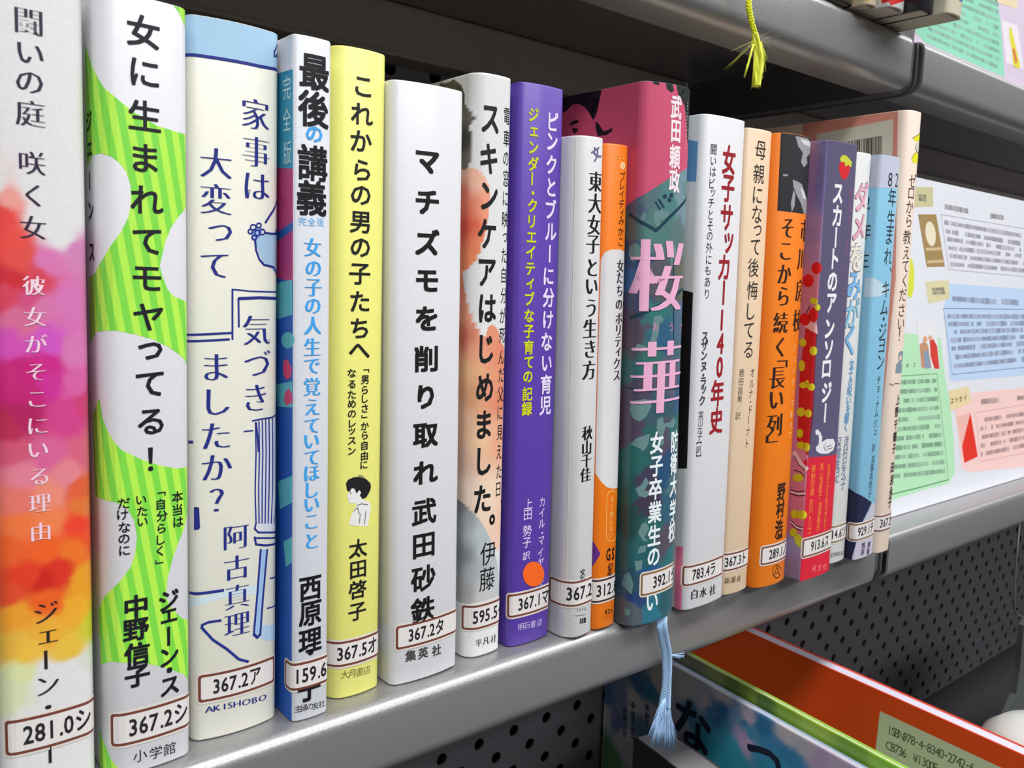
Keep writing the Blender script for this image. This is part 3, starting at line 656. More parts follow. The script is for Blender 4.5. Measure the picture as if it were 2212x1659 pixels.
# ---- 11 pink and camouflage novel
B11 = ((1359,1345),(1455,1335),(1388,177),(1499,200))
camo = [(1370,440,(70,84,110)),(1400,430,(78,104,110)),(1440,430,(70,120,118)),(1480,440,(110,140,150)),(1365,480,(74,96,100)),(1410,500,(72,116,112)),(1470,520,(84,110,110)),(1370,560,(40,70,110)),(1360,600,(36,90,140)),(1400,600,(80,80,92)),(1440,620,(76,82,88)),(1480,600,(92,96,84)),
 (1380,650,(60,66,100)),(1420,680,(44,110,108)),(1470,700,(70,100,124)),(1360,700,(74,62,84)),(1375,740,(80,66,82)),(1430,720,(40,88,120)),(1400,760,(44,104,100)),(1470,760,(60,96,112)),(1365,800,(46,96,100)),(1450,820,(92,86,110)),(1380,850,(70,64,86)),(1430,880,(50,84,96)),(1470,850,(40,84,120)),
 (1360,930,(74,62,84)),(1400,960,(38,92,92)),(1440,940,(78,70,90)),(1460,930,(44,104,104)),(1370,1000,(34,96,92)),(1400,1040,(60,56,80)),(1440,1010,(34,74,110)),(1460,1040,(70,110,116)),(1360,1060,(28,86,86)),(1390,1090,(60,50,72)),(1450,1100,(44,88,110)),(1365,1130,(30,72,74)),(1400,1150,(36,96,92)),(1440,1170,(80,72,86)),
 (1360,1200,(36,92,96)),(1400,1210,(30,88,96)),(1450,1200,(40,104,110)),(1365,1260,(40,74,90)),(1400,1240,(30,80,130)),(1380,1290,(36,60,110)),(1410,1320,(40,110,130)),(1360,1320,(80,90,100)),(1440,1300,(34,86,96)),(1450,1330,(60,90,110))]
b = Book('book', 'thick novel, pink upper spine with dark hair and blue green camouflage lower spine', B11, (60,100,104), .0022, .0042, .0028, hard=True, paint=[(None, camo, 9.0, .006, 3e-7)], fine=.045, rough=.3)
s = b.sf; pk = (204,84,118)
s.poly('pink_picture', [(1200,150),(1381,150),(1420,150),(1520,150),(1520,300),(1489,315),(1488,345),(1486,362),(1468,372),(1446,385),(1420,402),(1392,420),(1370,432),(1352,446),(1335,450),(1215,470)], (196,78,110))
g1 = (98,130,132)
s.polys('camouflage_patch', [[(1411,458),(1430,452),(1448,460),(1440,470),(1424,476),(1428,486),(1418,490),(1412,478)], [(1384,470),(1392,455),(1396,465),(1390,478),(1382,480)], [(1475,395),(1484,388),(1488,410),(1484,430),(1478,420)], [(1360,530),(1375,524),(1390,540),(1380,560),(1366,566),(1358,550)],
  [(1412,684),(1428,680),(1434,692),(1424,700),(1423,720),(1416,740),(1404,738),(1410,712)], [(1378,742),(1394,748),(1400,756),(1384,760),(1370,752)], [(1392,862),(1408,864),(1406,880),(1396,900),(1382,910),(1368,905),(1360,885),(1366,866)], [(1420,905),(1432,900),(1434,915),(1448,912),(1455,900),(1460,912),(1452,925),(1438,922),(1432,940),(1434,960),(1420,965),(1424,940),(1418,925)],
  [(1375,946),(1404,936),(1400,960),(1390,975),(1380,968),(1362,960)], [(1395,1030),(1402,1042),(1392,1060),(1408,1060),(1395,1075),(1380,1072),(1372,1056),(1384,1048)], [(1386,1132),(1396,1128),(1402,1142),(1392,1160),(1400,1170),(1388,1168),(1378,1150)], [(1350,1240),(1360,1236),(1368,1262),(1364,1284),(1352,1272),(1342,1262)],
  [(1382,1180),(1396,1178),(1394,1192),(1376,1196)], [(1370,1212),(1388,1210),(1386,1230),(1374,1234)], [(1446,525),(1458,530),(1464,560),(1450,575),(1446,550)], [(1350,1312),(1362,1318),(1358,1332),(1348,1326)]], g1, 4e-5)
s.strokes('collar_line', [[(1360,462),(1385,480),(1417,498),(1450,465),(1490,428)], [(1362,686),(1400,672),(1448,645),(1488,622)], [.0006,(1352,836),(1420,842),(1478,838)], [.0006,(1455,560),(1455,760)]], .0012, (20,56,72), 5e-5)
s.polys('collar_line', [blob(1436,424,5,5), blob(1446,432,4,5), blob(1450,422,4,5), [(1420,430),(1424,428),(1436,448),(1432,450)], [(1414,436),(1417,434),(1428,452),(1424,453)]], (32,52,80), 6e-5)
s.polys('hair_picture', [[(1478,180),(1520,180),(1520,300),(1492,316),(1484,300),(1482,260),(1479,230),(1472,215),(1468,208),(1474,196)], [(1438,178),(1452,180),(1456,196),(1450,200),(1440,192)], [(1408,172),(1424,174),(1424,184),(1412,182)], [(1460,180),(1474,182),(1478,200),(1466,210)]], (26,34,34), 5e-5)
s.polys('hair_picture', [[(1200,200),(1265,190),(1300,195),(1296,212),(1288,235),(1276,248),(1264,232),(1250,224),(1236,226),(1224,240),(1200,250)], [(1296,212),(1290,242),(1282,260),(1276,250),(1280,215)], [(1230,268),(1240,260),(1250,260),(1250,264),(1238,270),(1232,272)], [(1236,276),(1250,278),(1244,288),(1238,286)], [(1286,262),(1294,268),(1304,284),(1316,280),(1324,274),(1322,284),(1310,292),(1292,294),(1288,282)]], (32,22,34), 6e-5)
s.text('author_text', '武田頼政', [(1461,232),(1460,284),(1458,339),(1457,391)], 46, 'x', (236,220,226), wr=.72)
s.ptx('author_text', [(c, 1485-.3*i, 222+i*7.4) for i, c in enumerate('YorimasaTakeda')], 7, 'g', (190,190,194), vertical=False, rot=-math.pi/2)
s.text('title_text', '桜', [(1428,595)], 148, 'mb', (226,168,200), wr=.92, off=1.7e-4)
s.text('title_text', '華', [(1428,815)], 148, 'mb', (226,168,200), wr=.90, off=1.7e-4)
s.text('reading_text', 'おうか', [(1417,706),(1450,706),(1474,706)], 19, 'g', (214,140,176), vertical=False, wr=.9)
s.text('subtitle_text', '防衛大学校', [(1457.5,953),(1456,1001),(1455,1049),(1454,1101),(1452,1147)], 41, 'b', (222,230,234), wr=.72)
s.text('subtitle_text', '女子卒業生の戦い', [(1419,956),(1418,1007),(1416,1056),(1415,1106),(1413.6,1156),(1412,1203),(1411,1263),(1409,1300)], 42, 'b', (222,230,234), wr=.8)
b.sticker(1384, 1240, 1288, '392.1タ', (1409,1272), frame=ink((128,92,48)))
camo_book = b
# ---- 12 football history
B12 = ((1478,1318),(1558,1297),(1518.5,248),(1613,265))
b = Book('book', 'white book with large dark red title next to the camouflage novel', B12, (214,214,218), .0026, .0012, .0012)
s = b.sf; rd = (150,28,36); k = (40,42,48)
s.poly('cover_picture', [(1480,300),(1508,306),(1504,392),(1478,392)], (110,160,212))
s.poly('cover_picture', [(1470,625),(1497,632),(1484,1012),(1464,1012)], (30,24,22))
s.poly('cover_picture', [(1460,1180),(1476,1180),(1472,1318),(1456,1318)], (206,110,140))
s.text('title_text', '女子サッカー140年史', [(1575,345),(1573,407),(1570,470),(1574,525),(1564,577),(1563,632),(1559,691),(1556,742),(1554.5,793),(1550,849),(1547.6,908)], 56, 'b', rd, wr=.78)
s.text('subtitle_text', '闘いはピッチとその外にもあり', [(1541.5,323),(1541,348),(1540,371),(1538,396),(1540,417),(1536.5,439),(1535,464),(1534,488),(1533,510),(1532,535),(1531,561),(1529,584),(1528,609),(1527,635)], 22, 'g', k, wr=.85)
s.text('author_text', 'スザンヌ・ラック', [(1522.6,727),(1522,746),(1521,768),(1520,792),(1519,810),(1519,825),(1520,842),(1516.5,865)], 21, 'b', (60,58,72), wr=.85)
s.text('author_text', '実川元子【訳】', [(1514,896),(1513,911),(1512,927),(1511.6,943),(1510,957),(1509,971),(1509,983)], 16, 'g', (60,58,72), wr=.85)
s.text('publisher_text', '白水社', [(1500,1283),(1519,1279),(1539,1274)], 20, 'mb', (50,48,50), vertical=False)
b.sticker(1474, 1222, 1265, '783.4ラ', (1494,1249), xr=1560, right=True)
# ---- 13 beige
B13 = ((1563,1285),(1612,1274),(1613,274),(1671,291))
b = Book('book', 'plain beige book with thin black title, left of the orange photo book', B13, (222,196,166), .0012, .0018, .0012)
s = b.sf; k = (44,38,36)
s.text('title_text', '母親になって後悔してる', [(1643.6,325),(1640,376),(1637,422),(1636,463),(1637,498),(1632,534),(1628,578),(1626,627),(1622,673),(1618,714),(1617,756)], 39, 'g', k, wr=.92)
s.text('author_text', 'オルナ・ドーナト', [(1625,805),(1624,829),(1622,850),(1621,868),(1621,885),(1617,907),(1616,932),(1614,958)], 20, 't', k, wr=.8)
s.text('author_text', '鹿田昌美／訳', [(1602,805),(1600.6,825),(1599,844),(1597.6,861),(1596,880),(1594,898)], 16, 't', k, wr=.85)
s.text('publisher_text', '新潮社', [(1571,1254),(1583,1252),(1596,1249)], 13, 'm', (90,74,62), vertical=False)
b.sticker(None, 1196, 1234, '367.3ト', (1564,1225), xe=1567)
# ---- 14 orange with photograph
B14 = ((1623,1270),(1700,1253),(1686,291),(1752,300))
b = Book('book', 'orange hardcover with a black and white photo at the spine top', B14, (236,124,20), .003, .0036, .0024, hard=True)
s = b.sf; k = (48,30,26)
ph = s.poly('photograph', [(1687,285),(1720,288),(1760,290),(1765,462),(1735,462),(1705,458),(1679,455)], (44,44,48), 4e-5)
s.polys('photograph_light', [[(1718,294),(1745,300),(1752,310),(1750,330),(1742,340),(1744,352),(1736,362),(1730,350),(1734,330),(1724,316)], [(1712,388),(1722,392),(1732,398),(1738,420),(1744,440),(1744,462),(1736,462),(1730,440),(1722,424),(1714,405)], [(1691,376),(1702,377),(1702,381),(1691,380)], [(1714,410),(1718,420),(1716,445),(1710,458),(1708,440)]], (150,150,154), 6e-5, ph)
s.polys('photograph_light', [[(1728,300),(1748,306),(1750,318),(1736,312)], [(1728,404),(1736,412),(1742,432),(1734,428)]], (204,204,208), 8e-5, ph)
s.text('subtitle_text', 'そこから続く', [(1702,493),(1697.5,543),(1695,592),(1693,640),(1687,697),(1685,750)], 44, 'mb', k, wr=.86)
s.text('subtitle_text', '「長い列」', [(1690,786),(1680,816),(1678,864),(1674,918),(1668,948)], 46, 'mb', k, wr=.88)
s.text('title_text', '市川房枝', [(1737,498),(1731,560),(1727,627),(1722,692)], 46, 'mb', k, wr=.8)
s.text('tagline_text', 'ジェンダー平等まで', [(1716,752),(1716,776),(1714,800),(1713,824),(1712,848),(1711,872),(1709,896),(1708,918),(1706,940)], 15, 'g', (252,206,150), wr=.8)
s.text('author_text', '野村浩二', [(1688,1062),(1686,1099),(1683,1141),(1683,1173)], 34, 'b', k, wr=.78)
s.strokes('logo', [[(1678+9*math.cos(a), 1234.5+14*math.sin(a)) for a in np.linspace(0.5, 5.9, 12)], [(1672,1244),(1678,1224),(1684,1243)], [(1675,1238),(1682,1237)]], .0004, (60,36,20))
b.sticker(1643.5, 1182, 1221, '289.1ノ', (1660,1208))
# ---- 15 skirt anthology
B15 = ((1727.6,1253),(1792,1240),(1788,305),(1853.6,316))
sk = [(1760,330,(128,116,164)),(1780,330,(120,112,160)),(1775,420,(124,112,166)),(1762,500,(150,124,170)),(1775,560,(164,130,170)),(1760,600,(196,120,140)),(1750,1010,(206,130,160)),(1725,1080,(206,120,150)),(1715,1130,(204,110,140)),(1712,1180,(150,130,170)),(1712,1240,(140,126,160))]
b = Book('book', 'slate purple book with strawberry and white swan, red lower spine', B15, (90,84,116), .0008, .0014, .0009, paint=[(None, sk, 4.0, .001)], fine=.03)
s = b.sf
s.poly('purple_spine', [(1788,280),(1870,280),(1870,330),(1812,1012),(1746,988),(1788,320)], (88,82,112), 3e-5)
s.poly('red_spine', [(1746,988),(1812,982),(1812,1270),(1727,1270),(1728,1245)], (206,36,56), 3.2e-5)
s.polys('skirt_picture', [[(1741,705),(1752,700),(1761,712),(1766,720),(1762,760),(1757,900),(1746,985),(1722,950),(1728,800)]], (192,28,36), 3e-5)
for cq in (blob(1764,579,11,13), blob(1746,606,12,14), blob(1757,680,10,16), blob(1739,690,12,14), [(1728,1005),(1744,990),(1744,1020),(1736,1018)]): s.poly('cherry_picture', cq, (206,24,32), 5e-5)
s.poly('skirt_band', [(1728,700),(1766,722),(1764,700),(1732,684)], (226,176,176), 4.5e-5)
s.polys('bow_picture', [blob(1758,650,9,7,12,.5), blob(1766,664,6,7,12), blob(1734,740,8,9), blob(1757,758,8,10), blob(1732,790,7,12), blob(1736,832,9,7), blob(1752,836,8,8), blob(1730,890,9,10), blob(1746,893,7,9), blob(1728,936,7,10), blob(1744,826,4,5),
   blob(1730,962,9,8), blob(1742,966,7,10), blob(1724,1032,12,9), blob(1716,1110,8,10), blob(1732,1112,11,10), blob(1714,1150,8,9), blob(1726,1168,9,16,14,-.4)], (204,198,36), 6e-5)
s.strokes('picture_line', [[(1708,1058),(1722,1062),(1738,1061)], [(1708,1066),(1724,1071),(1738,1070)], [(1708,1124),(1722,1136),(1734,1140)], [(1708,1130),(1720,1142),(1732,1146)], [(1716,985),(1726,1004),(1740,1016)], [(1750,660),(1742,676)], [(1716,1015),(1730,1020),(1738,1030)]], .0004, (60,20,30), 8e-5)
s.strokes('picture_ribbon', [[(1708,1062),(1723,1067),(1738,1066)], [(1708,1127),(1721,1139),(1733,1143)], [.0022,(1716,978),(1728,1000),(1742,1014)]], .0008, (232,200,206), 7e-5)
s.poly('strawberry', [(1813,352),(1820,348),(1832,352),(1836,362),(1834,374),(1828,386),(1820,388),(1815,378),(1812,364)], (206,34,44), 6e-5)
s.polys('strawberry_leaf', [[(1814,342),(1820,335),(1828,336),(1833,342),(1840,350),(1838,362),(1832,356),(1826,360),(1824,350),(1816,350)]], (196,200,60), 8e-5)
s.poly('swan', [(1762,940),(1761,930),(1766,927),(1772,934),(1776,944),(1775,955),(1786,948),(1800,948),(1804,958),(1800,972),(1788,980),(1772,980),(1763,974),(1762,966),(1768,960),(1769,948),(1767,938)], (216,214,220), 6e-5)
s.strokes('swan', [[(1784,956),(1779,966),(1784,974)], [(1784,966),(1796,961)], [(1786,971),(1798,967)]], .00035, (88,82,112), 9e-5)
s.text('title_text', 'スカートのアンソロジー', [(1810,419),(1808,466),(1805,513),(1803.6,559),(1798,609),(1796,655),(1792,710),(1789.5,756),(1785,797),(1785.5,847),(1782,892)], 45, 'x', (230,228,232), wr=.80)
s.text('author_text', '藤野可織吉川トリコ', [(1757,1012),(1756,1031),(1755,1048),(1754,1063),(1752,1086),(1751,1102),(1750,1119),(1749,1133),(1748,1147)], 15, 'g', (244,138,60), wr=.85)
s.text('author_text', '高山羽根子津原泰水', [(1775,1008),(1774,1026),(1773,1041),(1772,1056),(1771,1070),(1771,1092),(1770,1108),(1768,1124),(1767,1139)], 15, 'g', (244,138,60), wr=.8)
s.text('author_text', '佐原ひかり佐々木ゆう', [(1790,1008),(1789,1024),(1788,1038),(1787,1052),(1786,1066),(1785,1082),(1784,1096),(1783,1110),(1782,1124),(1781,1138)], 14, 'g', (244,138,60), wr=.75)
s.text('cover_text', '朝倉かすみアンソロジー', [(1837,418),(1836,446),(1834,472),(1832,500),(1829,528),(1827,552),(1826,578),(1824,604),(1822,630),(1820,656),(1818,684)], 20, 'g', (150,96,130), wr=.5)
s.text('publisher_text', '光文社', [(1758,1228),(1770,1226),(1781,1223)], 12, 'g', (244,150,150), vertical=False)
b.sticker(1733, 1165, 1205, '913.6ス', (1750,1193))
# ---- 16 white with outlined letters
B16 = ((1790,1222),(1825,1206.5),(1850,330),(1883,335))
b = Book('book', 'white book with fat pink and blue outlined letters, behind the slate book', B16, (212,214,212), .0012, .0018, .0008)
s = b.sf
for ch, x, y, c in (('ダ',1862,425,(226,170,190)), ('メ',1856,491,(222,160,184)), ('を',1850,556,(222,220,206)), ('み',1846,618,(120,176,224)), ('が',1842,676,(140,190,216)), ('く',1836,735,(120,176,216))):
    s.text('title_outline', ch, [(x, y)], 60, 'x', (150,120,130) if c[0] > 200 else (90,120,150), wr=.80, off=6e-5)
    s.text('title_text', ch, [(x, y)], 58, 'r', c, wr=.79, off=1.6e-4)
s.text('subtitle_text', '女子の呪いを解く', [(1840,786),(1838,806),(1837,826),(1835,846),(1833,866),(1832,884),(1829,903),(1827,922)], 20, 'b', (100,150,190), wr=.8)
s.text('author_text', '津村記久子', [(1828,954),(1826,977),(1824,1000),(1823,1023),(1821,1046)], 24, 'g', (96,108,138), wr=.7)
s.text('author_text', '深澤真紀', [(1811,956),(1810,981),(1808,1006),(1806,1030)], 24, 'g', (96,108,150), wr=.7)
s.text('publisher_text', '紀伊國屋書店', [(1797,1199),(1802,1198),(1807,1197),(1812,1196),(1817,1195),(1821,1194)], 9, 'g', (90,90,88), vertical=False, wr=.7)
b.sticker(None, 1137, 1173, '914.6ツ', (1782,1166), xe=1797, frame=ink((122,104,58)))
# ---- 17 light blue
B17 = ((1842,1208),(1885,1201),(1903,338),(1944,341))
b = Book('book', 'light blue book with navy corner shape low on its spine', B17, (126,184,212), .0014, .0014, .0010)
s = b.sf; k = (34,40,50)
s.poly('pale_band', [(1860,330),(1960,330),(1960,425),(1946,407),(1900,406),(1870,405)], (188,192,210))
s.poly('cloud_band', [(1868,600),(1888,600),(1905,612),(1920,628),(1900,640),(1875,642),(1866,640)], (182,206,220))
s.poly('navy_shape', [(1822,1050),(1833,1054),(1858,1069),(1883,1085),(1874,1105),(1863.6,1126),(1858,1150),(1850,1170),(1843,1195),(1838,1215),(1815,1212)], (34,36,66))
s.poly('grey_band', [(1884,1086),(1900,1090),(1895,1215),(1839,1215),(1848,1165),(1864,1127)], (184,180,196), 2.8e-5)
s.text('title_text', '82', [(1923,388),(1937,389)], 32, 'g', k, vertical=False, wr=.95)
s.text('title_text', '年生まれ、キム・ジヨン', [(1928,427),(1925,473),(1921.6,510),(1919,554),(1924,583),(1913.7,625),(1910.6,664),(1909,689),(1907,715),(1905,747),(1903,782)], 37, 'g', k, wr=.98)
s.text('cover_text', '82年生', [(1874,378),(1874,438),(1870,500),(1866,560)], 34, 'g', k, wr=.7)
s.text('author_text', 'チョ・ナムジュ', [(1898.5,821),(1897,841),(1896,859),(1895,874),(1893,892),(1891,915),(1891,934)], 18, 'g', k, wr=.8)
s.text('author_text', '訳斎藤真理子', [(1887,967),(1886,992),(1884,1010),(1882,1028),(1880,1047),(1879,1066)], 16, 'g', (60,84,110), wr=.8)
s.text('publisher_text', '筑房', [(1865,1178),(1863,1192)], 12, 'b', (92,80,104))
s.text('publisher_text', '摩書', [(1877,1176),(1875,1191)], 12, 'b', (92,80,104))
b.sticker(1832, 1128.7, 1165, '929.1チ', (1852,1154), frame=ink((120,92,58)))
# ---- 18 tall cream and pink book
B18 = ((1893,1195),(1918,1190),(1957,237.6),(1996,247))
b = Book('book', 'tallest cream and pink book with barcode on its cover, right end of row', B18, (232,212,196), .003, .003, .0010, D=.146)
s = b.sf; k = (60,52,54)
s.poly('pink_cover', [(1735,262),(1940,225),(1935,600),(1905,900),(1880,1100),(1700,1000)], (214,142,126), 2.5e-5)
bp = s.poly('barcode_panel', [(1764,290),(1930,257),(1925,420),(1900,470),(1764,420)], (206,202,190), 5e-5)
x = 1828.0; L = []; random.seed(5)
while x < 1905:
    wd = random.choice([1.2, 1.6, 2.4, 3.2]); t = 306-(x-1828)*.17
    L.append([(x, t), (x+wd, t-.2), (x+wd, t+70), (x, t+70)]); x += wd+random.choice([1.2, 1.6, 2.6])
s.polys('barcode', L, (58,52,50), 8e-5, bp)
s.polys('yellow_mark', [[(1971,298),(1982,292),(1988,287),(2000,286),(2000,310),(1985,304),(1978,306)], [(1969,342),(1972,336),(1980,328),(1992,336),(1992,352),(1972,352)]], (226,222,30), 5e-5)
s.polys('figure_drawing', [blob(1983,318,5,11)], (206,204,196), 7e-5)
s.strokes('figure_drawing', [[(1971,298),(1982,292),(1988,287)], [(1969,343),(1974,333),(1980,328)], [(1979,310),(1977,320),(1982,330)]], .0003, (80,78,40), 8e-5)
s.text('title_text', 'ゼロから教えてください！', [(1971.7,390),(1968.6,418),(1966,447),(1964,477),(1960,512),(1958.6,546),(1956,576),(1954,606),(1951,637),(1948,670),(1946.7,700),(1943,724)], 29, 'g', k, wr=1.05)
s.polys('portrait_drawing', [blob(1947,770,7,12), [(1936,786),(1944,778),(1950,790),(1948,806),(1934,806)]], (122,140,156), 6e-5)
s.polys('portrait_drawing', [blob(1945,773,3,6)], (216,190,176), 8e-5)
s.strokes('flourish', [[(1922,829),(1928,833),(1934,828),(1942,829)]], .0004, (70,62,62))
s.text('author_text', '上野千鶴子', [(1939.6,863),(1937,890),(1935,917),(1933,943),(1931,969)], 20, 'b', k, wr=.75)
s.text('author_text', '田房永子', [(1927.6,1010),(1926.5,1036),(1924.6,1062),(1922,1085)], 20, 'b', k, wr=.75)
b.sticker(None, 1113.7, 1148, '367.2ウ', (1899,1139), xe=1891)
# ================================================================ printed display sheets in the right bay
class Sheet:
    def __init__(self, name, label, x0, x1, y, z0, z1, rgb, group=None):
        root = bpy.data.objects.new(name, None); COL.objects.link(root); root.location = (x0, y, z0); root.empty_display_size = .02
        tag(root, label, 'poster', group); self.root = root
        boxobj('sheet', (0, 0, 0), (x1-x0, .0008, z1-z0), mat('sheet_%d' % rgb[0], rgb, .4, noise=.02, coat=.2), root, .0002)
        self.s = Surf([(0, 0), (x1-x0, 0)], Matrix.Translation((x0, y, z0)), root); self.s.H = z1-z0
    def rows(self, name, lines, hpx, tones, dens=.8, seed=1):
        """blurred lines of print too small to read: short dashes in three tones"""
        rs = random.Random(seed); L = [[] for _ in tones]; tones = [tuple(int(c+(232-c)*.22) for c in t) for t in tones]
        for (a, b) in lines:
            n = int(abs(b[0]-a[0])/3.4)
            i = 0
            while i < n:
                w_ = rs.choice([1, 1, 2, 3]); t0, t1 = i/n, min(1, (i+w_*.92)/n)
                if rs.random() < dens:
                    p = [(a[0]+(b[0]-a[0])*t, a[1]+(b[1]-a[1])*t) for t in (t0, t1)]; h = hpx*rs.uniform(.7, 1)/2
                    L[rs.randrange(len(tones))].append([(p[0][0], p[0][1]-h), (p[1][0], p[1][1]-h), (p[1][0], p[1][1]+h), (p[0][0], p[0][1]+h)])
                i += w_
        for l, c in zip(L, tones):
            if l: tag(self.s.polys(name, l, c, 8e-5, self.root), kind='stuff')
P1 = Sheet('display_poster', 'white printed display sheet with green, blue and pink panels on the middle shelf', .446, .743, .0175, .0004, .1885, (222, 224, 232))
q = P1.s
q.poly('beige_tag', [(1960,404),(2015,404),(2016,446),(1960,448)], (196,190,148), 5e-5)
P1.rows('small_print', [((1982,422),(2000,424)), ((1984,430),(2001,432))], 8, [(90,88,70), (130,126,96)], 1, 3)
pic = q.poly('printed_picture', [(1983,463),(2022,463),(2041,576),(2002,577)], (158,132,86), 5e-5)
q.poly('picture_face', blob(2010,505,11,27,20,-.12), (224,216,190), 8e-5, pic); q.polys('picture_band', [[(1999,536),(2034,534),(2035,540),(2000,542)], [(2002,563),(2037,561),(2038,567),(2003,569)]], (206,180,140), 8e-5, pic)
P1.rows('heading_print', [((2041,446),(2091,456)), ((2139,466),(2168,470))], 13, [(118,112,122), (150,146,156)], 1, 4)
q.strokes('text_frame', [[(2032,463),(2212,494)], [(2050,582),(2240,600)], [(2032,463),(2050,582)]], .0003, (160,156,176))
P1.rows('body_print', [((2040,480),(2206,509)), ((2043,499),(2205,526)), ((2046,516),(2206,540)), ((2048,535),(2210,553)), ((2051,552),(2220,570)), ((2053,570),(2230,586))], 10, [(150,148,162), (168,166,180), (134,132,146)], .86, 5)
q.poly('yellow_mark', blob(1966,600,9,44), (208,216,70), 5e-5)
q.poly('beige_tag', [(1999,608),(2049,605),(2051,645),(2006,656)], (212,204,162), 5e-5)
P1.rows('small_print', [((2013,625),(2040,624)), ((2014,633),(2041,632))], 8, [(110,106,86), (140,136,108)], 1, 6)
q.poly('blue_panel', [(2050,612),(2260,628),(2260,806),(2056,824),(2050,812),(2040,660)], (184,206,234), 4e-5)
P1.rows('heading_print', [((2057,645),(2152,652)), ((2163,651),(2201,654))], 13, [(110,126,156), (140,156,184)], .95, 7)
q.strokes('text_frame', [[(2038,666),(2250,669)], [(2038,666),(2057,809)], [(2057,809),(2250,790)]], .0004, (84,110,156))
P1.rows('body_print', [((2046,683),(2220,684)), ((2048,700),(2220,698)), ((2050,717),(2220,712)), ((2053,735),(2220,727)), ((2055,753),(2220,741)), ((2057,772),(2220,757)), ((2060,791),(2220,775))], 11, [(124,140,170), (144,160,190), (108,124,156)], .9, 8)
q.poly('green_panel', [(1925,722),(1960,720),(2032,730),(2041,812),(2053,880),(2060,945),(2063,1020),(2049,1044),(1990,1060),(1915,1084)], (176,222,182), 4e-5)
pic = q.poly('printed_picture', [(1980,691),(2021,696),(2030,798),(1989,795)], (222,222,226), 7e-5)
q.polys('picture_figure', [[(1986,744),(1996,738),(2004,744),(2008,770),(2012,795),(1990,794)]], (188,140,110), 9e-5, pic)
q.polys('picture_figure', [[(2008,736),(2016,732),(2024,748),(2029,797),(2018,796),(2010,770)]], (206,60,50), 1e-4, pic)
q.polys('picture_figure', [blob(1998,733,5,7), blob(2009,730,4,6)], (214,160,130), 1.1e-4, pic); q.polys('picture_figure', [[(1995,760),(2004,758),(2010,795),(1998,796)]], (130,150,176), 1.1e-4, pic)
q.text('caption_text', '絵・文', [(1960,789),(1968,789),(1975,788)], 9, 'g', (70,90,74), vertical=False)
q.strokes('text_frame', [[(1935,813),(1950,812),(2024,807)], [(2024,807),(2049,1036)], [.0007,(1925,1068),(1990,1052),(2049,1036)]], .0004, (80,140,96))
P1.rows('body_print', [((1940-i*1.2, 826+i*20.3),(2023+i*1.9, 822+i*19.5)) for i in range(11)], 11, [(110,156,120), (130,176,138), (96,140,106)], .9, 9)
q.poly('beige_tag', [(2049,844),(2092,834),(2098,868),(2054,888)], (224,206,160), 6e-5)
q.text('tag_text', 'エッセイ', [(2057,866),(2066,864),(2075,861),(2085,858)], 12, 'b', (90,80,64), vertical=False)
q.poly('pink_panel', [(2062,882),(2098,866),(2098,848),(2260,834),(2260,1004),(2092,1020),(2078,1012)], (238,200,196), 4e-5)
P1.rows('heading_print', [((2119,868),(2157,864)), ((2197,860),(2225,857))], 12, [(140,110,110), (170,136,134)], 1, 10)
q.strokes('text_frame', [[(2107,892),(2250,868)], [(2107,892),(2118,997)], [(2118,997),(2250,972)]], .0003, (206,130,124))
P1.rows('body_print', [((2116+i*.8, 908+i*18.4),(2225, 892+i*16.8)) for i in range(5)], 10, [(170,130,132), (190,150,150), (150,112,114)], .85, 11)
pic = q.poly('printed_picture', [(2066,900),(2096,891),(2112,986),(2083,1000)], (232,180,170), 6e-5)
q.poly('red_shape', [(2096,892),(2112,986),(2083,1000),(2078,964)], (222,48,34), 9e-5, pic)

P2 = Sheet('display_poster', 'mint green and pink printed sheet standing on the upper shelf at top right', .4260, .70, .0065, .2484, .40, (212, 196, 216))
q = P2.s
q.poly('mint_panel', [(1960,-60),(2148,-60),(2153,0),(2161,43),(2170,167),(2000,93),(1960,70)], (140,208,180), 5e-5)
P2.rows('body_print', [((2002+(i % 2)*2, 76-i*16),(2158, 146-i*17)) for i in range(10)], 9, [(96,150,132), (116,172,150)], .8, 12)
pc = q.poly('white_card', [(2163,43),(2198,55),(2211,150),(2173,136)], (224,216,226), 5e-5)
q.poly('yellow_flower', [(2180,60),(2184,58),(2190,84),(2196,110),(2203,138),(2204,146),(2196,148),(2188,140),(2186,110),(2180,80)], (214,208,60), 9e-5, pc); q.poly('flower_centre', [(2186,106),(2191,104),(2198,134),(2193,138)], (206,120,70), 1.2e-4, pc)
q.poly('beige_tag', [(2151,-20),(2200,-14),(2196,20),(2180,14),(2151,4)], (222,204,170), 5e-5)

# ================================================================ books overhanging the upper shelf
UG = 'thin books overhanging the edge of the upper shelf'
ub = [dict(x=.3300, y=.004, z=.2484, W=.0125, H=.188, c=(70, 74, 66), l='dark grey green book on the upper shelf, leftmost of the overhanging ones'),
      dict(x=.3430, y=.000, z=.2484, W=.0128, H=.188, c=(58, 54, 36), l='dark olive book on the upper shelf beside the cream one'),
      dict(x=.3562, y=-.0056, z=.2484, W=.0086, H=.182, c=(200, 184, 158), l='cream spined book on the upper shelf left of the red and white one'),
      dict(x=.3650, y=-.0112, z=.2484, W=.0138, H=.188, c=(206, 204, 204), l='white book with red patches on its spine, upper shelf'),
      dict(x=.3792, y=-.0190, z=.2484, W=.0104, H=.188, c=(24, 24, 34), l='black spined thin book on the upper shelf near the shelf end'),
      dict(x=.3900, y=-.0245, z=.2484, W=.0148, H=.194, c=(214, 208, 184), l='ivory book at the end of the upper shelf, sticking out furthest')]
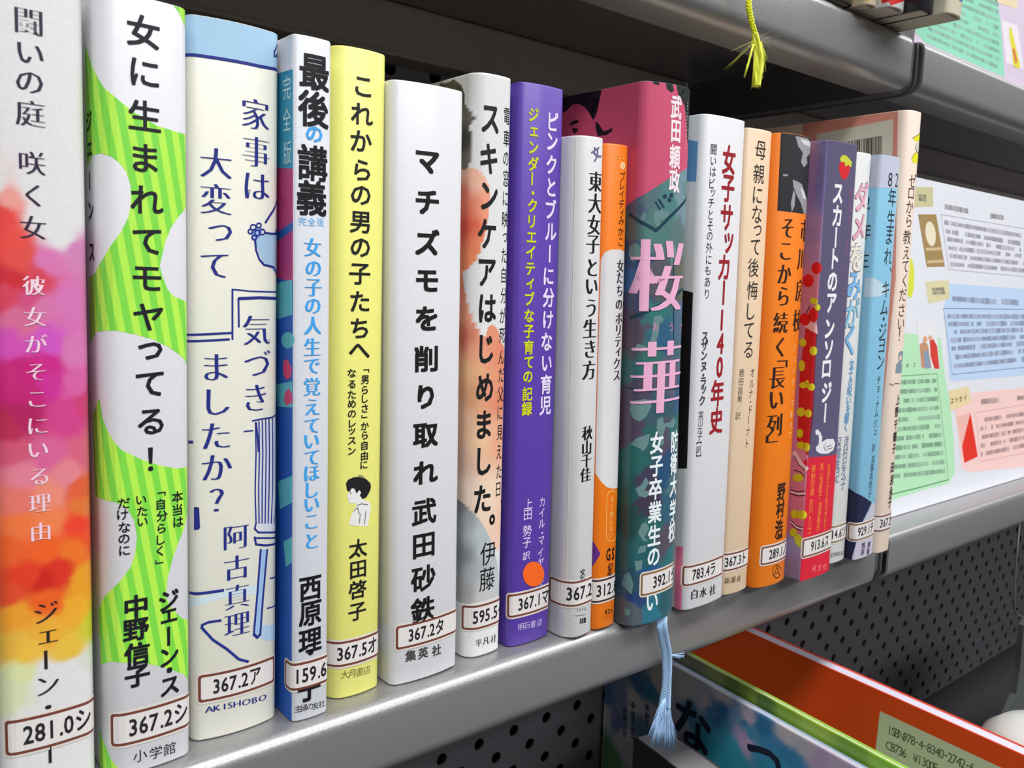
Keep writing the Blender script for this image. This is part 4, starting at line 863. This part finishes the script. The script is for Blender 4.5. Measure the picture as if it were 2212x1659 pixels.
for d in ub:
    b = Book('book', d['l'], d, d['c'], .0012, .0012, .0016, group=UG, D=.112, rough=.3)
    if d['c'] == (206, 204, 204): b.sf.polys('red_pattern', [[(1903,-20),(1968,-20),(1966,0),(1945,5),(1924,12),(1920,4),(1905,8)]], (190,28,24), 4e-5)
    if d['c'] == (214, 208, 184): b.sf.polys('blue_pattern', [[(2072,-20),(2090,-20),(2084,5),(2072,2)]], (40,110,160), 4e-5)
    if d['c'] == (200, 184, 158): b.sf.polys('pattern', [[(1866,-20),(1880,-20),(1878,4),(1868,2)]], (196,150,60), 4e-5)

# ================================================================ bookmark ribbons
camr = Vector(_r2)
def braid(name, P, width, strands, rad, m, parent, amp=.35, turns=1.0):
    bm = bmesh.new(); n = len(P)*6; C = []
    for i in range(n+1):
        t = i/n*(len(P)-1); k = min(int(t), len(P)-2); u = t-k
        p0, p1, p2, p3 = (Vector(P[max(k-1, 0)]), Vector(P[k]), Vector(P[k+1]), Vector(P[min(k+2, len(P)-1)]))
        C.append(.5*((2*p1)+(p2-p0)*u+(2*p0-5*p1+4*p2-p3)*u*u+(3*p1-p0-3*p2+p3)*u**3))
    dp = Vector(_f)*-1; L = 0; acc = [0]
    for i in range(n): L += (C[i+1]-C[i]).length; acc.append(L)
    for sidx in range(strands):
        ph = 2*math.pi*sidx/strands; pts = []
        for i, c in enumerate(C):
            w_ = width(acc[i]/L) if callable(width) else width
            a = ph+acc[i]/.0042*turns*2*math.pi
            pts.append(c+camr*(math.cos(a)*w_*.5)+dp*(math.sin(2*a)*rad*.8))
        tube(bm, pts, rad, 5)
    return link(name, bmmesh(name, bm, True), m, parent)
def fray(name, p0, tips, nh, rad, m, parent, spread, seed=2):
    bm = bmesh.new(); rs = random.Random(seed); p0 = Vector(p0)
    for k in range(nh):
        tip = Vector(rs.choice(tips)); j = Vector((rs.gauss(0, spread), rs.gauss(0, spread*.4), rs.gauss(0, spread*1.2)))
        a = p0+camr*rs.gauss(0, spread*.5); e = tip+j; m1 = a.lerp(e, .35)+camr*rs.gauss(0, spread*.5)+Vector((0, rs.gauss(0, spread*.3), 0)); m2 = a.lerp(e, .7)+camr*rs.gauss(0, spread*.35)
        tube(bm, [a, m1, m2, e], [rad, rad, rad*.9, rad*.5], 4)
    return link(name, bmmesh(name, bm, True), m, parent)
MB = mat('pale_blue_thread', (152, 184, 218), .6); MY = mat('yellow_thread', (226, 232, 20), .55)
def vpt(x, y, Y): return Vector(onY(x, y, Y))
rb = bpy.data.objects.new('ribbon_bookmark', None); COL.objects.link(rb); rb.parent = camo_book.root
rb.matrix_parent_inverse = camo_book.M.inverted(); rb['label'] = 'pale blue frayed ribbon'
zt = Vector((onY(1425, 1345, -.0030)[0], -.0030, .0012))
P = [zt+Vector((-.001, .006, 0)), zt, vpt(1429, 1352, -.0052), vpt(1434, 1380, -.0050), vpt(1440, 1410, -.0048), vpt(1441, 1440, -.0046), vpt(1440, 1480, -.0046), vpt(1437, 1510, -.0046), vpt(1435, 1530, -.0046)]
braid('ribbon', P, lambda t: .0039-.0010*t+.0014*max(0, t-.8)*5, 9, .00042, MB, rb, turns=.45)
tips = [vpt(x, y, -.0046) for x, y in ((1408,1606),(1418,1612),(1428,1608),(1438,1614),(1446,1616),(1455,1614),(1404,1590),(1458,1600))]
fray('frayed_end', vpt(1437, 1505, -.0046), tips, 170, .00015, MB, rb, .0006)
fray('frayed_end', vpt(1433, 1515, -.0046), tips[:3], 60, .00015, MB, rb, .0005, 21)
fray('frayed_end', vpt(1441, 1515, -.0046), tips[3:6], 60, .00015, MB, rb, .0005, 22)
fray('loose_tuft', vpt(1446, 1416, -.0050), [vpt(1476, 1414, -.006), vpt(1478, 1418, -.006), vpt(1470, 1420, -.006)], 30, .00014, MB, rb, .0004, 5)
y0 = -.0062
yr = bpy.data.objects.new('ribbon_bookmark', None); COL.objects.link(yr); yl = vpt(1617, 0, y0)
tag(yr, 'bright yellow frayed ribbon hanging over the upper shelf edge', 'bookmark')
P = [Vector((yl.x-.003, .030, .2490)), Vector((yl.x-.002, .006, .2490)), Vector((yl.x-.001, -.0020, .2488)), Vector((yl.x, -.0060, .2420)), yl, vpt(1620, 30, y0), vpt(1627, 60, y0), vpt(1633, 78, y0)]
braid('ribbon', P, .0014, 4, .00055, MY, yr)
braid('loose_strand', [vpt(1630, 72, y0), vpt(1634, 100, y0), vpt(1638, 130, y0), vpt(1636, 160, y0), vpt(1633, 186, y0)], lambda t: .0012+.0014*math.sin(t*2.6), 6, .0007, mat('pale_yellow_thread', (220, 226, 70), .6), yr, turns=.12)
fray('frayed_end', vpt(1634, 72, y0), [vpt(x, y, y0) for x, y in ((1626,186),(1632,187),(1638,187),(1642,184),(1646,170),(1648,150),(1628,170))], 90, .00018, MC['pale_yellow_thread'], yr, .00035, 8)
fray('loose_strand', vpt(1628, 95, y0), [vpt(1608, 165, y0), vpt(1610, 160, y0)], 26, .00016, MC['pale_yellow_thread'], yr, .0003, 9)
fray('loose_strand', vpt(1642, 90, y0), [vpt(1654, 130, y0), vpt(1650, 155, y0)], 20, .00016, MC['pale_yellow_thread'], yr, .0004, 10)
fray('stray_fibres', vpt(1632, 85, y0), [vpt(x, y, y0) for x, y in ((1575,112),(1582,78),(1592,108),(1664,62),(1668,95),(1660,130),(1566,150),(1672,110),(1690,82))], 14, .000025, MC['pale_yellow_thread'], yr, .0006, 11)

# ================================================================ picture books on the lower shelf
LG = 'large picture books on the lower shelf'; ZL = -.2758
na = [(1720,1655,(50,150,200)),(1690,1625,(56,146,196)),(1660,1640,(60,164,200)),(1600,1655,(64,176,204)),(1560,1640,(60,170,196)),(1540,1612,(56,160,190)),(1550,1560,(50,120,170)),(1300,1500,(80,108,160)),(1310,1545,(186,182,190)),(1330,1560,(106,118,160)),(1300,1605,(86,130,86)),(1320,1645,(96,150,92)),(1348,1605,(196,188,192)),(1340,1500,(120,140,170)),(1380,1480,(60,108,150)),(1405,1492,(46,124,150)),(1425,1470,(190,186,180)),(1370,1512,(200,196,190)),(1400,1540,(186,182,190)),(1390,1572,(86,118,150)),
 (1480,1490,(200,196,190)),(1450,1470,(190,186,182)),(1460,1545,(186,176,194)),(1490,1532,(60,130,164)),(1520,1518,(200,190,202)),(1532,1536,(70,140,184)),(1562,1536,(50,120,176)),(1592,1548,(120,170,206)),(1610,1560,(60,140,190)),(1560,1500,(214,210,214)),(1540,1585,(60,164,190)),(1606,1590,(190,170,210)),(1612,1552,(220,202,222)),(1645,1575,(50,130,186)),(1620,1585,(70,160,196)),(1615,1605,(212,182,216)),(1640,1630,(60,160,200)),(1580,1610,(60,170,196)),(1560,1580,(60,150,184)),(1590,1640,(60,176,204)),(1655,1605,(60,150,204)),(1700,1625,(50,140,196)),(1680,1655,(60,170,208)),(1775,1650,(200,172,212)),(1740,1612,(206,200,212)),(1700,1590,(216,210,216)),(1520,1640,(60,160,180)),(1440,1620,(80,150,170)),(1800,1660,(206,190,214))]
def lower(x, y, ang, W, ztop, D): return dict(x=x, y=y, z=ZL, W=W, H=ztop-ZL, yaw=-ang)
kx = .0097/.087
b = Book('picture_book', 'blue sky picture book with brushed hiragana title on the lower shelf', lower(.3695-kx*(.0692+.10), -.10, math.atan(kx), .0046, -.088, .248), (214,212,214), .001, .001, .0004, page=(206,204,208), group=LG, D=.247, paint=[(None, na, 5.0, .004)], fine=.246, res=.0013)
s = b.sf; k = (20,34,60)
s.text('title_text', 'な', [(1496,1570)], 100, 'b', (24,40,62)); s.text('title_text', 'つ', [(1650,1650)], 92, 'b', (24,40,62))
s.strokes('hinge_line', [[(1358,1500),(1357,1659),(1356,1700)]], .0008, (196,196,190), 5e-5)
for cx_, ys in ((1350, (1535,1552,1570,1586)), (1368, (1523,1545,1560,1578,1590)), (1398, (1528,1548,1562))):
    s.text('author_text', '林明子作さく絵え'[:len(ys)], [(cx_, y) for y in ys], 14, 'b', (60,66,84), wr=.8)
b = Book('picture_book', 'leaf green picture book right behind the blue sky one', lower(.3758-kx*(.0692+.10), -.10, math.atan(kx), .0040, -.0815, .248), (132,176,70), .001, .001, .0004, group=LG, D=.247,
         paint=[(None, [(1500,1432,(150,150,120)),(1550,1455,(170,180,110)),(1580,1478,(120,150,60)),(1620,1500,(150,180,60)),(1650,1515,(90,130,50)),(1700,1540,(150,190,60)),(1750,1570,(170,210,80)),(1850,1620,(130,180,60)),(1900,1650,(150,210,70))], 5.0, .004)], fine=.246, res=.0013)
ko = .014/.1585
b = Book('picture_book', 'orange red picture book with a pale book number label, lower shelf', lower(.4479-ko*(.0928+.11), -.11, math.atan(ko), .0095, -.088, .258), (208,56,16), .0012, .0012, .0004, group=LG, D=.257, rough=.5, page=(200,196,214))
s = b.sf; lbp = s.poly('number_panel', [(1901,1536),(2030,1596),(2160,1657),(2260,1704),(2260,1800),(1880,1800),(1889,1640)], (206,206,194), 5e-5)
s.text('number_text', 'ISBN978-4-8340-2742-6', [(1922,1577),(2100,1658)], 20, 'g', (84,82,80), vertical=False, parent=lbp, wr=.8)
s.text('number_text', 'C8736', [(1920,1611),(1929,1615),(1938,1619),(1946,1623),(1954,1627)], 20, 'g', (84,82,80), vertical=False, parent=lbp, wr=.8)
s.text('number_text', '¥1300E', [(1978,1638),(1987,1642),(1996,1646),(2005,1650),(2013,1654),(2021,1658)], 20, 'g', (84,82,80), vertical=False, parent=lbp, wr=.8)
kb = .0061/.0351
b = Book('picture_book', 'black covered book with grey page edges, lowest in front of blue sky book', lower(.3403-kb*(.0878+.10), -.10, math.atan(kb), .0215, -.120, .19), (22,22,26), .001, .001, .0004, group=LG, D=.190, page=(138,134,138))

# ================================================================ small things at the right frame edge
wb = bpy.data.objects.new('wire_bookend', None); COL.objects.link(wb); tag(wb, 'thin grey wire loop hanging below the right shelf edge', 'bookend')
bm = bmesh.new(); a0 = onY(2196, 1180, .010); P = [(a0[0], .010, -.0250), tuple(onY(2194,1230,.010)), tuple(onY(2191,1290,.010)), tuple(onY(2191,1315,.010)), tuple(onY(2197,1328,.010)), tuple(onY(2212,1334,.010)), tuple(onY(2290,1330,.010)), tuple(onY(2350,1310,.010))]
P.append((P[-1][0], .010, -.0250)); tube(bm, P, .0007, 8); link('wire', bmmesh('wire', bm, True), mat('wire_grey', (120, 120, 124), .35, metal=.6), wb)
def lathe(name, prof, cx_, cy_, m, parent=None, n=40):
    V = []; F = []
    for r, z in prof: V += [(cx_+r*math.cos(2*math.pi*k/n), cy_+r*math.sin(2*math.pi*k/n), z) for k in range(n)]
    for i in range(len(prof)-1):
        for k in range(n): k2 = (k+1) % n; F.append((i*n+k, i*n+k2, (i+1)*n+k2, (i+1)*n+k))
    me = pymesh(name, V, F, True); return link(name, me, m, parent)
yy = .03; pts = [onY(p[0], p[1], yy) for p in ((2330,1330), (2222,1336), (2212,1352), (2209,1380), (2203,1449), (2195,1499), (2165,1568), (2146,1606), (2120,1690))]
bm = bmesh.new(); Pn = [(p[0], p[2]) for p in pts]+[(pts[-1][0]-.004, -.2755), (pts[0][0], -.2755)]
fa = [bm.verts.new((p[0], yy, p[1])) for p in Pn]; fb = [bm.verts.new((p[0], yy+.004, p[1])) for p in Pn]
bm.faces.new(fa); bm.faces.new(fb[::-1])
for i in range(len(Pn)): j = (i+1) % len(Pn); bm.faces.new((fa[i], fa[j], fb[j], fb[i]))
o = link('end_plate', bmmesh('end_plate', bm), mat('grey_green_plastic', (70, 76, 74), .5)); tag(o, 'dark grey curved end plate cut off by the right frame edge', 'bookend')
c = onY(2215, 1600, -.05)
pr = [(.0005, .024), (.016, .0225), (.028, .019), (.036, .012), (.040, .002), (.039, -.010), (.035, -.028), (.030, -.044), (.0005, -.046)]
zc = c[2]-.030
o = lathe('bowl', [(r, zc+z) if z > -.04 else (r, ZL+.0003) for r, z in pr], c[0]+.046, -.05, mat('white_glaze', (214, 214, 210), .4, noise=.05, nscale=80)); tag(o, 'white rounded bowl on the lower shelf in the bottom right corner', 'bowl')
